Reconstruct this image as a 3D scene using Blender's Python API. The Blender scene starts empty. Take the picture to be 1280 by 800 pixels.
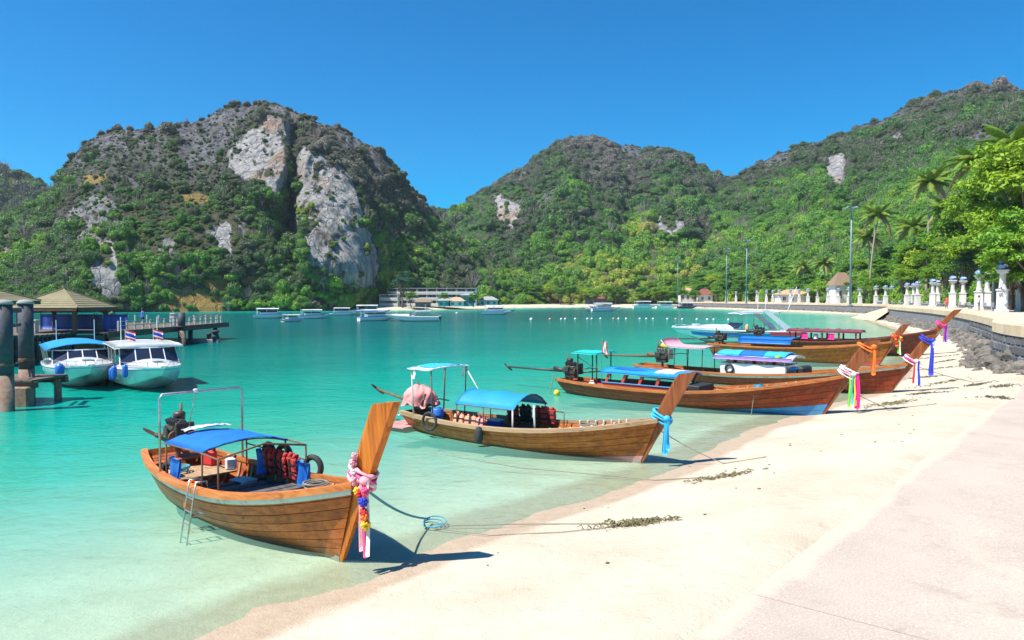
import bpy, math, random
import numpy as np
from mathutils import Matrix, Vector

random.seed(7); RNG = np.random.default_rng(11)
SC = bpy.context.scene
COL = SC.collection
R = math.radians

# ---------------------------------------------------------------- camera, sky, sun, exposure
EYE = 4.35                                   # eye height above the water
cam_d = bpy.data.cameras.new('camera'); cam = bpy.data.objects.new('camera', cam_d); COL.objects.link(cam)
cam_d.lens = 25.3; cam_d.sensor_width = 36; cam_d.clip_start = .1; cam_d.clip_end = 20000
cam.location = (0, 0, EYE); cam.rotation_euler = (R(90 - 1.655), 0, 0)
SC.camera = cam

SUN_EL, SUN_AZ = R(59), math.atan2(-1.3, -.62)   # azimuth measured from +Y towards +X
W = bpy.data.worlds.new('World'); SC.world = W; W.use_nodes = True
wt = W.node_tree; bg = wt.nodes['Background']
sky = wt.nodes.new('ShaderNodeTexSky'); sky.sky_type = 'NISHITA'; sky.sun_disc = False
sky.sun_elevation = SUN_EL; sky.sun_rotation = SUN_AZ
sky.air_density = 1.0; sky.dust_density = .0; sky.ozone_density = 3.5; sky.altitude = 0
hs = wt.nodes.new('ShaderNodeHueSaturation'); hs.inputs['Saturation'].default_value = 2.5
wt.links.new(sky.outputs[0], hs.inputs['Color']); wt.links.new(hs.outputs[0], bg.inputs[0])
bg.inputs[1].default_value = .092

sd = bpy.data.lights.new('sun', 'SUN'); sd.energy = 4.8; sd.angle = R(.53); sd.color = (1, .96, .89)
sun = bpy.data.objects.new('sun', sd); COL.objects.link(sun); sun.location = (-60, -30, 100)
sdir = Vector((math.sin(SUN_AZ) * math.cos(SUN_EL), math.cos(SUN_AZ) * math.cos(SUN_EL), math.sin(SUN_EL)))
sun.rotation_euler = sdir.to_track_quat('Z', 'Y').to_euler()

SC.view_settings.view_transform = 'Standard'; SC.view_settings.look = 'None'
SC.view_settings.exposure = .8; SC.view_settings.gamma = 1
SC.cycles.max_bounces = 6; SC.cycles.transparent_max_bounces = 12

# ---------------------------------------------------------------- helpers: numbers
def cr(xs, ys, x):
    """smooth (monotone-ish cubic) interpolation"""
    xs = np.asarray(xs, float); ys = np.asarray(ys, float); x = np.atleast_1d(np.asarray(x, float))
    m = np.gradient(ys, xs)
    i = np.clip(np.searchsorted(xs, x) - 1, 0, len(xs) - 2)
    h = xs[i + 1] - xs[i]; t = np.clip((x - xs[i]) / h, 0, 1)
    return ((2*t**3 - 3*t**2 + 1) * ys[i] + (t**3 - 2*t**2 + t) * h * m[i]
            + (-2*t**3 + 3*t**2) * ys[i + 1] + (t**3 - t**2) * h * m[i + 1])

def _h(ix, iy, s):
    n = (ix.astype(np.int64) * 374761393 + iy.astype(np.int64) * 668265263 + s * 974634777) & 0xffffffff
    n = ((n ^ (n >> 13)) * 1274126177) & 0xffffffff
    return ((n ^ (n >> 16)) & 0xffff) / 65535.0

def vn(x, y, s=0):
    x = np.asarray(x, float); y = np.asarray(y, float)
    ix = np.floor(x); iy = np.floor(y); fx = x - ix; fy = y - iy
    fx = fx*fx*(3 - 2*fx); fy = fy*fy*(3 - 2*fy)
    a = _h(ix, iy, s); b = _h(ix + 1, iy, s); c = _h(ix, iy + 1, s); d = _h(ix + 1, iy + 1, s)
    return (a*(1-fx) + b*fx)*(1-fy) + (c*(1-fx) + d*fx)*fy

def fbm(x, y, s=0, o=4):
    r = 0; k = .5
    for i in range(o):
        r = r + k * (vn(x * 2**i, y * 2**i, s + i*17) - .5); k *= .55
    return r * 1.4

def inpoly(px, py, poly):
    ins = np.zeros(np.shape(px), bool); n = len(poly)
    for i in range(n):
        x1, y1 = poly[i]; x2, y2 = poly[(i + 1) % n]
        if y1 == y2: continue
        c = ((y1 > py) != (y2 > py)) & (px < (x2 - x1) * (py - y1) / (y2 - y1) + x1)
        ins ^= c
    return ins

def dpoly(px, py, poly, closed=True):
    d = np.full(np.shape(px), 1e9); n = len(poly)
    for i in range(n if closed else n - 1):
        x1, y1 = poly[i]; x2, y2 = poly[(i + 1) % n]
        dx, dy = x2 - x1, y2 - y1; L = dx*dx + dy*dy + 1e-9
        t = np.clip(((px - x1)*dx + (py - y1)*dy) / L, 0, 1)
        d = np.minimum(d, np.hypot(px - x1 - t*dx, py - y1 - t*dy))
    return d

def sstep(a, b, x):
    t = np.clip((x - a) / (b - a), 0, 1); return t*t*(3 - 2*t)

# ---------------------------------------------------------------- helpers: objects
def link(o, parent=None):
    COL.objects.link(o)
    if parent is not None: o.parent = parent
    return o

def tag(o, label=None, cat=None, group=None, kind=None):
    if label: o['label'] = label
    if cat:
        o['category'] = cat
        if not kind: o['kind'] = 'thing'
    if group: o['group'] = group
    if kind: o['kind'] = kind
    return o

def thing(name, label, cat, loc=(0, 0, 0), rz=0, group=None, sc=1):
    o = bpy.data.objects.new(name, None); o.empty_display_size = .2; link(o)
    o.location = loc; o.rotation_euler = (0, 0, rz); o.scale = (sc, sc, sc)
    return tag(o, label, cat, group)

def copy_tree(o, parent=None):
    c = o.copy(); link(c, parent)
    for ch in list(o.children): copy_tree(ch, c)
    return c

class MB:
    def __init__(s): s.v = []; s.f = []
    def add(s, vs, fs):
        o = len(s.v); s.v += [tuple(map(float, v)) for v in vs]
        s.f += [tuple(i + o for i in f) for f in fs]; return s
    def box(s, c, d, m=None):
        vs = []
        for z in (-.5, .5):
            for x, y in ((-.5, -.5), (.5, -.5), (.5, .5), (-.5, .5)):
                p = Vector((x*d[0], y*d[1], z*d[2]))
                if m is not None: p = m @ p
                vs.append(p + Vector(c))
        return s.add(vs, [(3, 2, 1, 0), (4, 5, 6, 7), (0, 1, 5, 4), (1, 2, 6, 5), (2, 3, 7, 6), (3, 0, 4, 7)])
    def rbox(s, c, d, b=.02, m=None):
        """box with chamfered edges"""
        vs = []; b = min(b, min(d)*.45)
        x, y, z = d[0]/2, d[1]/2, d[2]/2
        rings = [(-z, b), (-z + b, 0), (z - b, 0), (z, b)]
        for zz, i in rings:
            for px, py in ((x-i-b, y-i), (x-i, y-i-b)): pass
            ax, ay = x - i, y - i
            for px, py in ((-ax+b, -ay), (ax-b, -ay), (ax, -ay+b), (ax, ay-b), (ax-b, ay), (-ax+b, ay), (-ax, ay-b), (-ax, -ay+b)):
                p = Vector((px, py, zz))
                if m is not None: p = m @ p
                vs.append(p + Vector(c))
        fs = [tuple(range(7, -1, -1)), tuple(range(24, 32))]
        for k in range(3):
            for i in range(8):
                j = (i + 1) % 8; fs.append((k*8+i, k*8+j, k*8+8+j, k*8+8+i))
        return s.add(vs, fs)
    def tube(s, pts, r, n=8, cap=True, flat=1.0):
        P = [Vector(p) for p in pts]; k = len(P)
        rs = [r]*k if not hasattr(r, '__len__') else list(r)
        vs = []; u = None
        for i in range(k):
            t = (P[min(i+1, k-1)] - P[max(i-1, 0)])
            if t.length < 1e-9: t = Vector((0, 0, 1))
            t.normalize()
            if u is None:
                u = t.cross(Vector((0, 0, 1)))
                if u.length < .05: u = Vector((1, 0, 0))
            u = (u - t * u.dot(t)); u.normalize(); w = t.cross(u)
            for j in range(n):
                a = 2*math.pi*j/n
                vs.append(P[i] + (u*math.cos(a) + w*math.sin(a)*flat)*rs[i])
        fs = []
        for i in range(k-1):
            for j in range(n):
                q = (j+1) % n; fs.append((i*n+j, i*n+q, (i+1)*n+q, (i+1)*n+j))
        if cap: fs += [tuple(range(n-1, -1, -1)), tuple((k-1)*n + j for j in range(n))]
        return s.add(vs, fs)
    def lathe(s, prof, n=16, c=(0, 0, 0), m=None, sq=False):
        vs = []
        for r, z in prof:
            for j in range(n):
                a = 2*math.pi*(j + (.5 if sq else 0))/n
                p = Vector((r*math.cos(a), r*math.sin(a), z))
                if m is not None: p = m @ p
                vs.append(p + Vector(c))
        fs = []
        for i in range(len(prof)-1):
            for j in range(n):
                q = (j+1) % n; fs.append((i*n+j, i*n+q, (i+1)*n+q, (i+1)*n+j))
        fs += [tuple(range(n-1, -1, -1)), tuple((len(prof)-1)*n + j for j in range(n))]
        return s.add(vs, fs)
    def torus(s, c, R1, r, n=18, k=8, m=None, flat=1):
        vs = []
        for i in range(n):
            a = 2*math.pi*i/n
            for j in range(k):
                b = 2*math.pi*j/k
                p = Vector(((R1 + r*math.cos(b))*math.cos(a), (R1 + r*math.cos(b))*math.sin(a), r*math.sin(b)*flat))
                if m is not None: p = m @ p
                vs.append(p + Vector(c))
        fs = [(i*k+j, ((i+1) % n)*k+j, ((i+1) % n)*k+(j+1) % k, i*k+(j+1) % k) for i in range(n) for j in range(k)]
        return s.add(vs, fs)
    def grid(s, P, flip=False):
        P = np.asarray(P, float); a, b = P.shape[:2]
        fs = []
        for i in range(a-1):
            for j in range(b-1):
                q = (i*b+j, i*b+j+1, (i+1)*b+j+1, (i+1)*b+j)
                fs.append(q[::-1] if flip else q)
        return s.add(P.reshape(-1, 3), fs)
    def sheet(s, P, th):
        """a sheet of thickness th (grid of points, offset by its own normals)"""
        P = np.asarray(P, float)
        du = np.gradient(P, axis=0); dv = np.gradient(P, axis=1)
        N = np.cross(du, dv); N /= (np.linalg.norm(N, axis=2, keepdims=True) + 1e-9)
        A = P + N*th/2; B = P - N*th/2; a, b = P.shape[:2]
        o = len(s.v)
        s.v += [tuple(p) for p in A.reshape(-1, 3)] + [tuple(p) for p in B.reshape(-1, 3)]
        n = a*b
        for i in range(a-1):
            for j in range(b-1):
                q = (i*b+j, i*b+j+1, (i+1)*b+j+1, (i+1)*b+j)
                s.f.append(tuple(o+x for x in q)); s.f.append(tuple(o+n+x for x in q[::-1]))
        ed = [i*b for i in range(a)] + [(a-1)*b+j for j in range(1, b)] + [i*b+b-1 for i in range(a-2, -1, -1)] + [j for j in range(b-2, 0, -1)]
        for i in range(len(ed)):
            p, q = ed[i], ed[(i+1) % len(ed)]
            s.f.append((o+p, o+n+p, o+n+q, o+q))
        return s
    def mesh(s, name, mat, smooth=False):
        me = bpy.data.meshes.new(name); me.from_pydata(s.v, [], s.f); me.update()
        if smooth: me.polygons.foreach_set('use_smooth', [True]*len(me.polygons))
        if mat: me.materials.append(mat)
        return me
    def build(s, name, mat, parent=None, smooth=False, loc=None):
        o = bpy.data.objects.new(name, s.mesh(name, mat, smooth)); link(o, parent)
        if loc is not None: o.location = loc
        return o

def npmesh(name, V, F, mat, smooth=True, attrs=None):
    """quick big mesh; F is an (n,k) int array"""
    me = bpy.data.meshes.new(name); V = np.asarray(V, np.float32); F = np.asarray(F, np.int32)
    k = F.shape[1]
    me.vertices.add(len(V)); me.vertices.foreach_set('co', V.ravel())
    me.loops.add(F.size); me.loops.foreach_set('vertex_index', F.ravel())
    me.polygons.add(len(F)); me.polygons.foreach_set('loop_start', np.arange(0, F.size, k, dtype=np.int32))
    me.polygons.foreach_set('loop_total', np.full(len(F), k, np.int32))
    if smooth: me.polygons.foreach_set('use_smooth', np.ones(len(F), bool))
    me.update(calc_edges=True); me.validate()
    for n, a in (attrs or {}).items():
        at = me.attributes.new(n, 'FLOAT', 'POINT'); at.data.foreach_set('value', np.asarray(a, np.float32).ravel())
    if mat: me.materials.append(mat)
    return me

def gridfaces(a, b, flip=False):
    i, j = np.meshgrid(np.arange(a-1), np.arange(b-1), indexing='ij')
    q = np.stack([i*b+j, i*b+j+1, (i+1)*b+j+1, (i+1)*b+j], -1).reshape(-1, 4)
    return q[:, ::-1] if flip else q

def rot(ax, ang): return Matrix.Rotation(ang, 3, ax)

# ---------------------------------------------------------------- materials
def nd(t, typ, **kw):
    n = t.nodes.new(typ)
    for k, v in kw.items(): setattr(n, k, v)
    return n

def newmat(name):
    m = bpy.data.materials.new(name); m.use_nodes = True; t = m.node_tree
    return m, t, t.nodes['Principled BSDF']

def ramp(t, fac, stops):
    r = nd(t, 'ShaderNodeValToRGB'); e = r.color_ramp.elements
    e[0].position, e[0].color = stops[0][0], (*stops[0][1], 1)
    e[1].position, e[1].color = stops[-1][0], (*stops[-1][1], 1)
    for p, c in stops[1:-1]:
        x = e.new(p); x.color = (*c, 1)
    if fac is not None: t.links.new(fac, r.inputs[0])
    return r

def math_(t, op, a, b=None):
    n = nd(t, 'ShaderNodeMath', operation=op)
    for i, v in enumerate((a, b)):
        if v is None: continue
        if isinstance(v, (int, float)): n.inputs[i].default_value = v
        else: t.links.new(v, n.inputs[i])
    return n.outputs[0]

def mixc(t, f, a, b, bt='MIX'):
    n = nd(t, 'ShaderNodeMix', data_type='RGBA', blend_type=bt)
    for s, v in ((n.inputs[0], f), (n.inputs[6], a), (n.inputs[7], b)):
        if isinstance(v, (int, float)): s.default_value = v
        elif isinstance(v, tuple): s.default_value = (*v[:3], 1)
        else: t.links.new(v, s)
    return n.outputs[2]

def coords(t, scale=(1, 1, 1), kind='Object'):
    tc = nd(t, 'ShaderNodeTexCoord'); mp = nd(t, 'ShaderNodeMapping'); mp.inputs['Scale'].default_value = scale
    t.links.new(tc.outputs[kind], mp.inputs[0]); return mp.outputs[0]

def noise(t, vec, scale, detail=5, rough=.6, dist=0):
    n = nd(t, 'ShaderNodeTexNoise'); n.inputs['Scale'].default_value = scale; n.inputs['Detail'].default_value = detail
    n.inputs['Roughness'].default_value = rough; n.inputs['Distortion'].default_value = dist
    t.links.new(vec, n.inputs['Vector']); return n.outputs[0]

def bump(t, h, bs, strength=.3, dist=.02):
    b = nd(t, 'ShaderNodeBump'); b.inputs['Strength'].default_value = strength; b.inputs['Distance'].default_value = dist
    t.links.new(h, b.inputs['Height']); t.links.new(b.outputs[0], bs.inputs['Normal']); return b

def M(name, c1, c2=None, scale=4, rough=.5, bumpd=0, bscale=None, metal=0, stretch=(1, 1, 1), perobj=0, coat=0, dirt=None):
    m, t, bs = newmat(name)
    v = coords(t, stretch)
    n = noise(t, v, scale, 6, .62)
    c2 = c2 or tuple(min(1, x*.78) for x in c1)
    col = ramp(t, n, [(.32, c1), (.68, c2)]).outputs[0]
    if dirt:
        n2 = noise(t, coords(t), dirt[1], 5, .7)
        f = ramp(t, n2, [(.5, (0, 0, 0)), (.66, (1, 1, 1))]).outputs[0]
        col = mixc(t, math_(t, 'MULTIPLY', f, dirt[2]), col, dirt[0])
    if perobj:
        oi = nd(t, 'ShaderNodeObjectInfo')
        k = math_(t, 'ADD', math_(t, 'MULTIPLY', oi.outputs['Random'], perobj*2), 1 - perobj)
        h = nd(t, 'ShaderNodeHueSaturation'); t.links.new(k, h.inputs['Value']); t.links.new(col, h.inputs['Color']); col = h.outputs[0]
    t.links.new(col, bs.inputs['Base Color'])
    rr = math_(t, 'ADD', math_(t, 'MULTIPLY', n, .25), rough - .12); t.links.new(rr, bs.inputs['Roughness'])
    bs.inputs['Metallic'].default_value = metal
    if coat: bs.inputs['Coat Weight'].default_value = coat; bs.inputs['Coat Roughness'].default_value = .15
    if bumpd:
        bump(t, noise(t, v, bscale or scale*3, 5, .65), bs, .6, bumpd)
    return m

def wood(name, c1, c2, c3, rough=.42, perobj=.16, grain=1.0, up=False, scum=False):
    """planked timber: long grain streaks, knots of colour, worn patches"""
    m, t, bs = newmat(name)
    v = coords(t, (7, 7, .55*grain) if up else (.55*grain, 7, 7)); v2 = coords(t, (22, 22, 1.2) if up else (1.2, 22, 22)); v3 = coords(t)
    oi = nd(t, 'ShaderNodeObjectInfo')
    off = nd(t, 'ShaderNodeVectorMath', operation='ADD'); sc_ = nd(t, 'ShaderNodeVectorMath', operation='SCALE')
    t.links.new(oi.outputs['Random'], sc_.inputs['Scale']); sc_.inputs[0].default_value = (13, 29, 7)
    t.links.new(v, off.inputs[0]); t.links.new(sc_.outputs[0], off.inputs[1])
    n1 = noise(t, off.outputs[0], 1.6, 6, .6, .6); n2 = noise(t, v2, 2.2, 4, .6); n3 = noise(t, v3, 1.7, 5, .7)
    col = ramp(t, n1, [(.3, c3), (.5, c1), (.72, c2)]).outputs[0]
    col = mixc(t, math_(t, 'MULTIPLY', n2, .3), col, c3)
    f = ramp(t, n3, [(.55, (0, 0, 0)), (.7, (1, 1, 1))]).outputs[0]
    col = mixc(t, math_(t, 'MULTIPLY', f, .3), col, tuple(.6*x + .05 for x in c1))
    if scum:
        sx = nd(t, 'ShaderNodeSeparateXYZ'); t.links.new(v3, sx.inputs[0])
        zz = math_(t, 'ADD', sx.outputs[2], math_(t, 'MULTIPLY', math_(t, 'SUBTRACT', n3, .5), .5))
        col = mixc(t, math_(t, 'MULTIPLY', ramp(t, zz, [(.0, (1, 1, 1)), (.2, (0, 0, 0))]).outputs[0], .75), col, (.10, .085, .04))
        st = noise(t, coords(t, (3.2, 3.2, .5)), 2.0, 5, .7)    # water runs and rubbed patches
        col = mixc(t, math_(t, 'MULTIPLY', ramp(t, st, [(.50, (0, 0, 0)), (.64, (1, 1, 1))]).outputs[0], .65), col, tuple(.38*x + .012 for x in c1))
        col = mixc(t, math_(t, 'MULTIPLY', ramp(t, st, [(.32, (1, 1, 1)), (.42, (0, 0, 0))]).outputs[0], .5), col, tuple(.55*x + .10 for x in c2))
    k = math_(t, 'ADD', math_(t, 'MULTIPLY', oi.outputs['Random'], perobj*2), 1 - perobj)
    h = nd(t, 'ShaderNodeHueSaturation'); t.links.new(k, h.inputs['Value']); t.links.new(col, h.inputs['Color'])
    t.links.new(h.outputs[0], bs.inputs['Base Color'])
    t.links.new(math_(t, 'ADD', math_(t, 'MULTIPLY', n3, .35), rough - .15), bs.inputs['Roughness'])
    bs.inputs['Specular IOR Level'].default_value = .32
    bump(t, n2, bs, .5, .006)
    return m

def leafmat(name, stops, rough=.5, transl=.25, inst=False):
    """foliage: colour by individual and by patch, light passing through the leaf"""
    m, t, bs = newmat(name)
    oi = nd(t, 'ShaderNodeObjectInfo')
    n = noise(t, coords(t), 1.1 if not inst else 1.4, 4, .7)
    if inst:
        at = nd(t, 'ShaderNodeAttribute', attribute_type='INSTANCER', attribute_name='tint')
        f = math_(t, 'ADD', at.outputs['Fac'], math_(t, 'MULTIPLY', math_(t, 'SUBTRACT', n, .5), .3))
    else:
        f = math_(t, 'ADD', math_(t, 'MULTIPLY', oi.outputs['Random'], .45), math_(t, 'MULTIPLY', n, .75)); f = math_(t, 'SUBTRACT', f, .1)
    col = ramp(t, f, stops).outputs[0]
    t.links.new(col, bs.inputs['Base Color']); bs.inputs['Roughness'].default_value = rough
    bs.inputs['Specular IOR Level'].default_value = .3
    tr = nd(t, 'ShaderNodeBsdfTranslucent'); t.links.new(mixc(t, .35, col, (.25, .4, .02)), tr.inputs[0])
    mx = nd(t, 'ShaderNodeMixShader'); mx.inputs[0].default_value = transl
    t.links.new(bs.outputs[0], mx.inputs[1]); t.links.new(tr.outputs[0], mx.inputs[2])
    t.links.new(mx.outputs[0], t.nodes['Material Output'].inputs[0])
    return m

# ================================================================ THE SETTING
# waterline of the bay, from the camera's beach round the sea wall, the far beach and the left-hand hill
SHORE = [(-12, -30), (-9, 0), (-6.2, 6), (-4.1, 9.2), (-2.85, 10.55), (-1.65, 12), (-.05, 13.9), (3.1, 17.3), (5.55, 20), (8.6, 24.3), (12.6, 28.8),
         (17, 33.75), (22, 40.8), (33, 59), (52, 95.5), (72, 145), (96, 190), (96, 260), (90, 345), (42, 392), (0, 362), (-30, 302), (-46, 282),
         (-60, 275), (-128, 268), (-260, 240), (-600, 200), (-900, -200), (-300, -300), (-12, -300)]
# outer edge of the sea-wall coping, and its toe rubble below
WALL = [(17, -10), (21, 8), (24.6, 25), (26.8, 38), (29, 43), (34, 50.6), (40.4, 62.3), (48.5, 78.4), (57.4, 98), (66.4, 121), (76.7, 147)]
WALL2 = [(99, 186), (101, 230), (99, 290), (93, 350), (86, 372)]
PROM = 3.0

def shore_dist(x, y):
    d = dpoly(x, y, SHORE); return np.where(inpoly(x, y, SHORE), -d, d)

SLAB_A, SLAB_B = np.array((1.97, 7.7)), np.array((22.0, 31.0))
def slab_side(x, y):
    t = (SLAB_B - SLAB_A) / np.hypot(*(SLAB_B - SLAB_A)); n = np.array((t[1], -t[0]))
    return (x - SLAB_A[0])*n[0] + (y - SLAB_A[1])*n[1]
def slab_z(x, y): return .70 + np.clip(slab_side(x, y), 0, 30)*.012

def sand_z(x, y):
    x = np.asarray(x, float); y = np.asarray(y, float)
    s = shore_dist(x, y); near = np.exp(-np.hypot(x, y)/60)
    s = s + near*(.8*fbm(x*.30 + 4, y*.30, 71, 3) + .35*fbm(x*1.1, y*1.1, 72, 3))*sstep(7, 2, np.abs(s))
    land = np.where(s < 4.6, s*.13, .598 + (s - 4.6)*.06); land = np.minimum(land, 1.5 + (s-10)*.002)
    sm = np.maximum(-s, 0); sea = -(7.5*(1 - np.exp(-(sm/85)**1.25)) + .012*np.minimum(sm, 60))
    z = np.where(s > 0, land, sea)
    near = np.exp(-np.hypot(x, y)/60)
    z = z + near*(.035*fbm(x*.9, y*.9, 3) + .05*fbm(x*.22, y*.22, 8))*sstep(-3, 1.5, s)
    # sand sits under the pavement and only just laps over its edge
    ss = slab_side(x, y); front = (y > -40) & (y < 36) & (x < 30)
    lap = .11*fbm(x*.4 + 9, y*.4, 33, 5)
    w = sstep(-1.6, -.1, ss)
    z2 = z*(1-w) + (slab_z(x, y) + .02 + lap*.3)*w
    z2 = np.where(ss > -.15, slab_z(x, y) + .02 + lap*.3 - .17*np.maximum(ss + .15 - np.maximum(lap*4, -.1), 0), z2)
    return np.where(front & (ss > -1.6), z2, z)

def warp_grid(nr, nc, y0, y1, amax):
    k = 12.0
    ys = np.exp(np.linspace(math.log(y0 + k), math.log(y1 + k), nr)) - k
    a = np.linspace(-amax, amax, nc)
    Y = np.repeat(ys[:, None], nc, 1); X = a[None, :]*(Y + k)
    return X, Y

# ---- sand and sea bed: one sheet to the horizon
def sand_material():
    m, t, bs = newmat('sand')
    wet = nd(t, 'ShaderNodeAttribute', attribute_name='wet').outputs['Fac']
    v = coords(t)
    n1 = noise(t, v, .5, 6, .6); n2 = noise(t, v, 26, 4, .75); n3 = noise(t, v, 3.2, 5, .7)
    dry = ramp(t, n1, [(.3, (.575, .51, .40)), (.5, (.53, .46, .35)), (.7, (.46, .385, .28))]).outputs[0]
    dry = mixc(t, math_(t, 'MULTIPLY', n3, .25), dry, (.52, .43, .32))
    wetc = ramp(t, n3, [(.3, (.46, .355, .255)), (.7, (.40, .30, .205))]).outputs[0]
    f = math_(t, 'ADD', wet, math_(t, 'MULTIPLY', math_(t, 'SUBTRACT', n1, .5), .5))
    f = ramp(t, f, [(.3, (0, 0, 0)), (.72, (1, 1, 1))]).outputs[0]
    col = mixc(t, f, dry, wetc)
    sp = ramp(t, n2, [(.28, (1, 1, 1)), (.36, (0, 0, 0))]).outputs[0]
    col = mixc(t, math_(t, 'MULTIPLY', sp, .35), col, (.33, .26, .19))
    # scattered bits of shell and dead coral, each a small dark or rusty fleck
    vo = nd(t, 'ShaderNodeTexVoronoi'); vo.inputs['Scale'].default_value = 2.3; t.links.new(v, vo.inputs['Vector'])
    fl = ramp(t, vo.outputs['Distance'], [(.035, (1, 1, 1)), (.06, (0, 0, 0))]).outputs[0]
    col = mixc(t, math_(t, 'MULTIPLY', fl, .6), col, (.36, .25, .16))
    t.links.new(col, bs.inputs['Base Color'])
    t.links.new(math_(t, 'SUBTRACT', .92, math_(t, 'MULTIPLY', f, .35)), bs.inputs['Roughness'])
    bs.inputs['Specular IOR Level'].default_value = .25
    h = math_(t, 'ADD', math_(t, 'MULTIPLY', n3, 1.0), math_(t, 'MULTIPLY', n2, .25))
    # footprints and scuffs: shallow dimples
    v2_ = nd(t, 'ShaderNodeTexVoronoi'); v2_.inputs['Scale'].default_value = 1.5; v2_.inputs['Randomness'].default_value = 1; t.links.new(v, v2_.inputs['Vector'])
    dm = ramp(t, v2_.outputs['Distance'], [(.10, (0, 0, 0)), (.24, (1, 1, 1))]).outputs[0]
    h = math_(t, 'ADD', h, math_(t, 'MULTIPLY', dm, math_(t, 'MULTIPLY', math_(t, 'SUBTRACT', 1, f), .3)))
    bump(t, h, bs, .75, .075)
    return m
X, Y = warp_grid(520, 380, -9, 1300, 1.25)
Z = sand_z(X, Y); s_ = np.where(np.abs(Z) < .4, Z/.13, np.sign(Z)*9)
wet = sstep(1.15, .35, s_)*sstep(-.7, -.05, s_)
sand = bpy.data.objects.new('sand_beach', npmesh('sand_beach', np.stack([X, Y, Z], -1).reshape(-1, 3), gridfaces(520, 380, False), sand_material(), True, {'wet': wet}))
link(sand); tag(sand, 'white sand beach and shallow sea bed', kind='structure')

# ---- sea
def water_material():
    m, t, bs = newmat('sea_water'); t.nodes.remove(bs)
    dep = nd(t, 'ShaderNodeAttribute', attribute_name='depth').outputs['Fac']
    v = coords(t, (1, 1.25, 1)); vbig = coords(t, (.6, 1.3, 1))
    patch = noise(t, vbig, .035, 5, .62, .4); patch2 = noise(t, vbig, .16, 4, .6, .5)
    d2 = math_(t, 'MULTIPLY', dep, math_(t, 'ADD', .45, math_(t, 'ADD', math_(t, 'MULTIPLY', patch, .65), math_(t, 'MULTIPLY', patch2, .45))))
    col = ramp(t, math_(t, 'DIVIDE', d2, 6.0), [(0, (.38, .64, .50)), (.05, (.18, .58, .45)), (.11, (.04, .47, .34)), (.22, (.003, .345, .255)), (.40, (.0, .205, .168)), (.8, (0, .105, .105))]).outputs[0]
    op = math_(t, 'SUBTRACT', 1, math_(t, 'POWER', 2.718, math_(t, 'MULTIPLY', d2, -1.5)))
    w1 = noise(t, v, .9, 3, .5, .8); w2 = noise(t, v, 3.2, 3, .55, .6); w3 = noise(t, vbig, .22, 2, .5)
    h = math_(t, 'ADD', math_(t, 'MULTIPLY', w1, .55), math_(t, 'ADD', math_(t, 'MULTIPLY', w2, .22), math_(t, 'MULTIPLY', w3, 1.1)))
    b = nd(t, 'ShaderNodeBump'); b.inputs['Strength'].default_value = .45; b.inputs['Distance'].default_value = .22
    t.links.new(h, b.inputs['Height'])
    body = nd(t, 'ShaderNodeBsdfDiffuse'); t.links.new(col, body.inputs[0]); t.links.new(b.outputs[0], body.inputs['Normal'])
    tr = nd(t, 'ShaderNodeBsdfTransparent'); tr.inputs[0].default_value = (.82, .985, .95, 1)
    mx = nd(t, 'ShaderNodeMixShader'); t.links.new(op, mx.inputs[0]); t.links.new(tr.outputs[0], mx.inputs[1]); t.links.new(body.outputs[0], mx.inputs[2])
    gl = nd(t, 'ShaderNodeBsdfGlossy'); gl.inputs['Roughness'].default_value = .09; t.links.new(b.outputs[0], gl.inputs['Normal'])
    fr = nd(t, 'ShaderNodeFresnel'); fr.inputs[0].default_value = 1.33; t.links.new(b.outputs[0], fr.inputs['Normal'])
    mx2 = nd(t, 'ShaderNodeMixShader'); t.links.new(math_(t, 'MINIMUM', math_(t, 'MULTIPLY', fr.outputs[0], .7), .42), mx2.inputs[0])
    t.links.new(mx.outputs[0], mx2.inputs[1]); t.links.new(gl.outputs[0], mx2.inputs[2])
    t.links.new(mx2.outputs[0], t.nodes['Material Output'].inputs[0])
    return m
Xw, Yw = warp_grid(260, 260, -9, 1300, 1.25)
dw = np.maximum(-sand_z(Xw, Yw), 0)
water = bpy.data.objects.new('sea', npmesh('sea', np.stack([Xw, Yw, np.zeros_like(Xw)], -1).reshape(-1, 3), gridfaces(260, 260), water_material(), True, {'depth': dw}))
link(water); tag(water, 'turquoise sea water in the bay', kind='structure')

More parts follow.
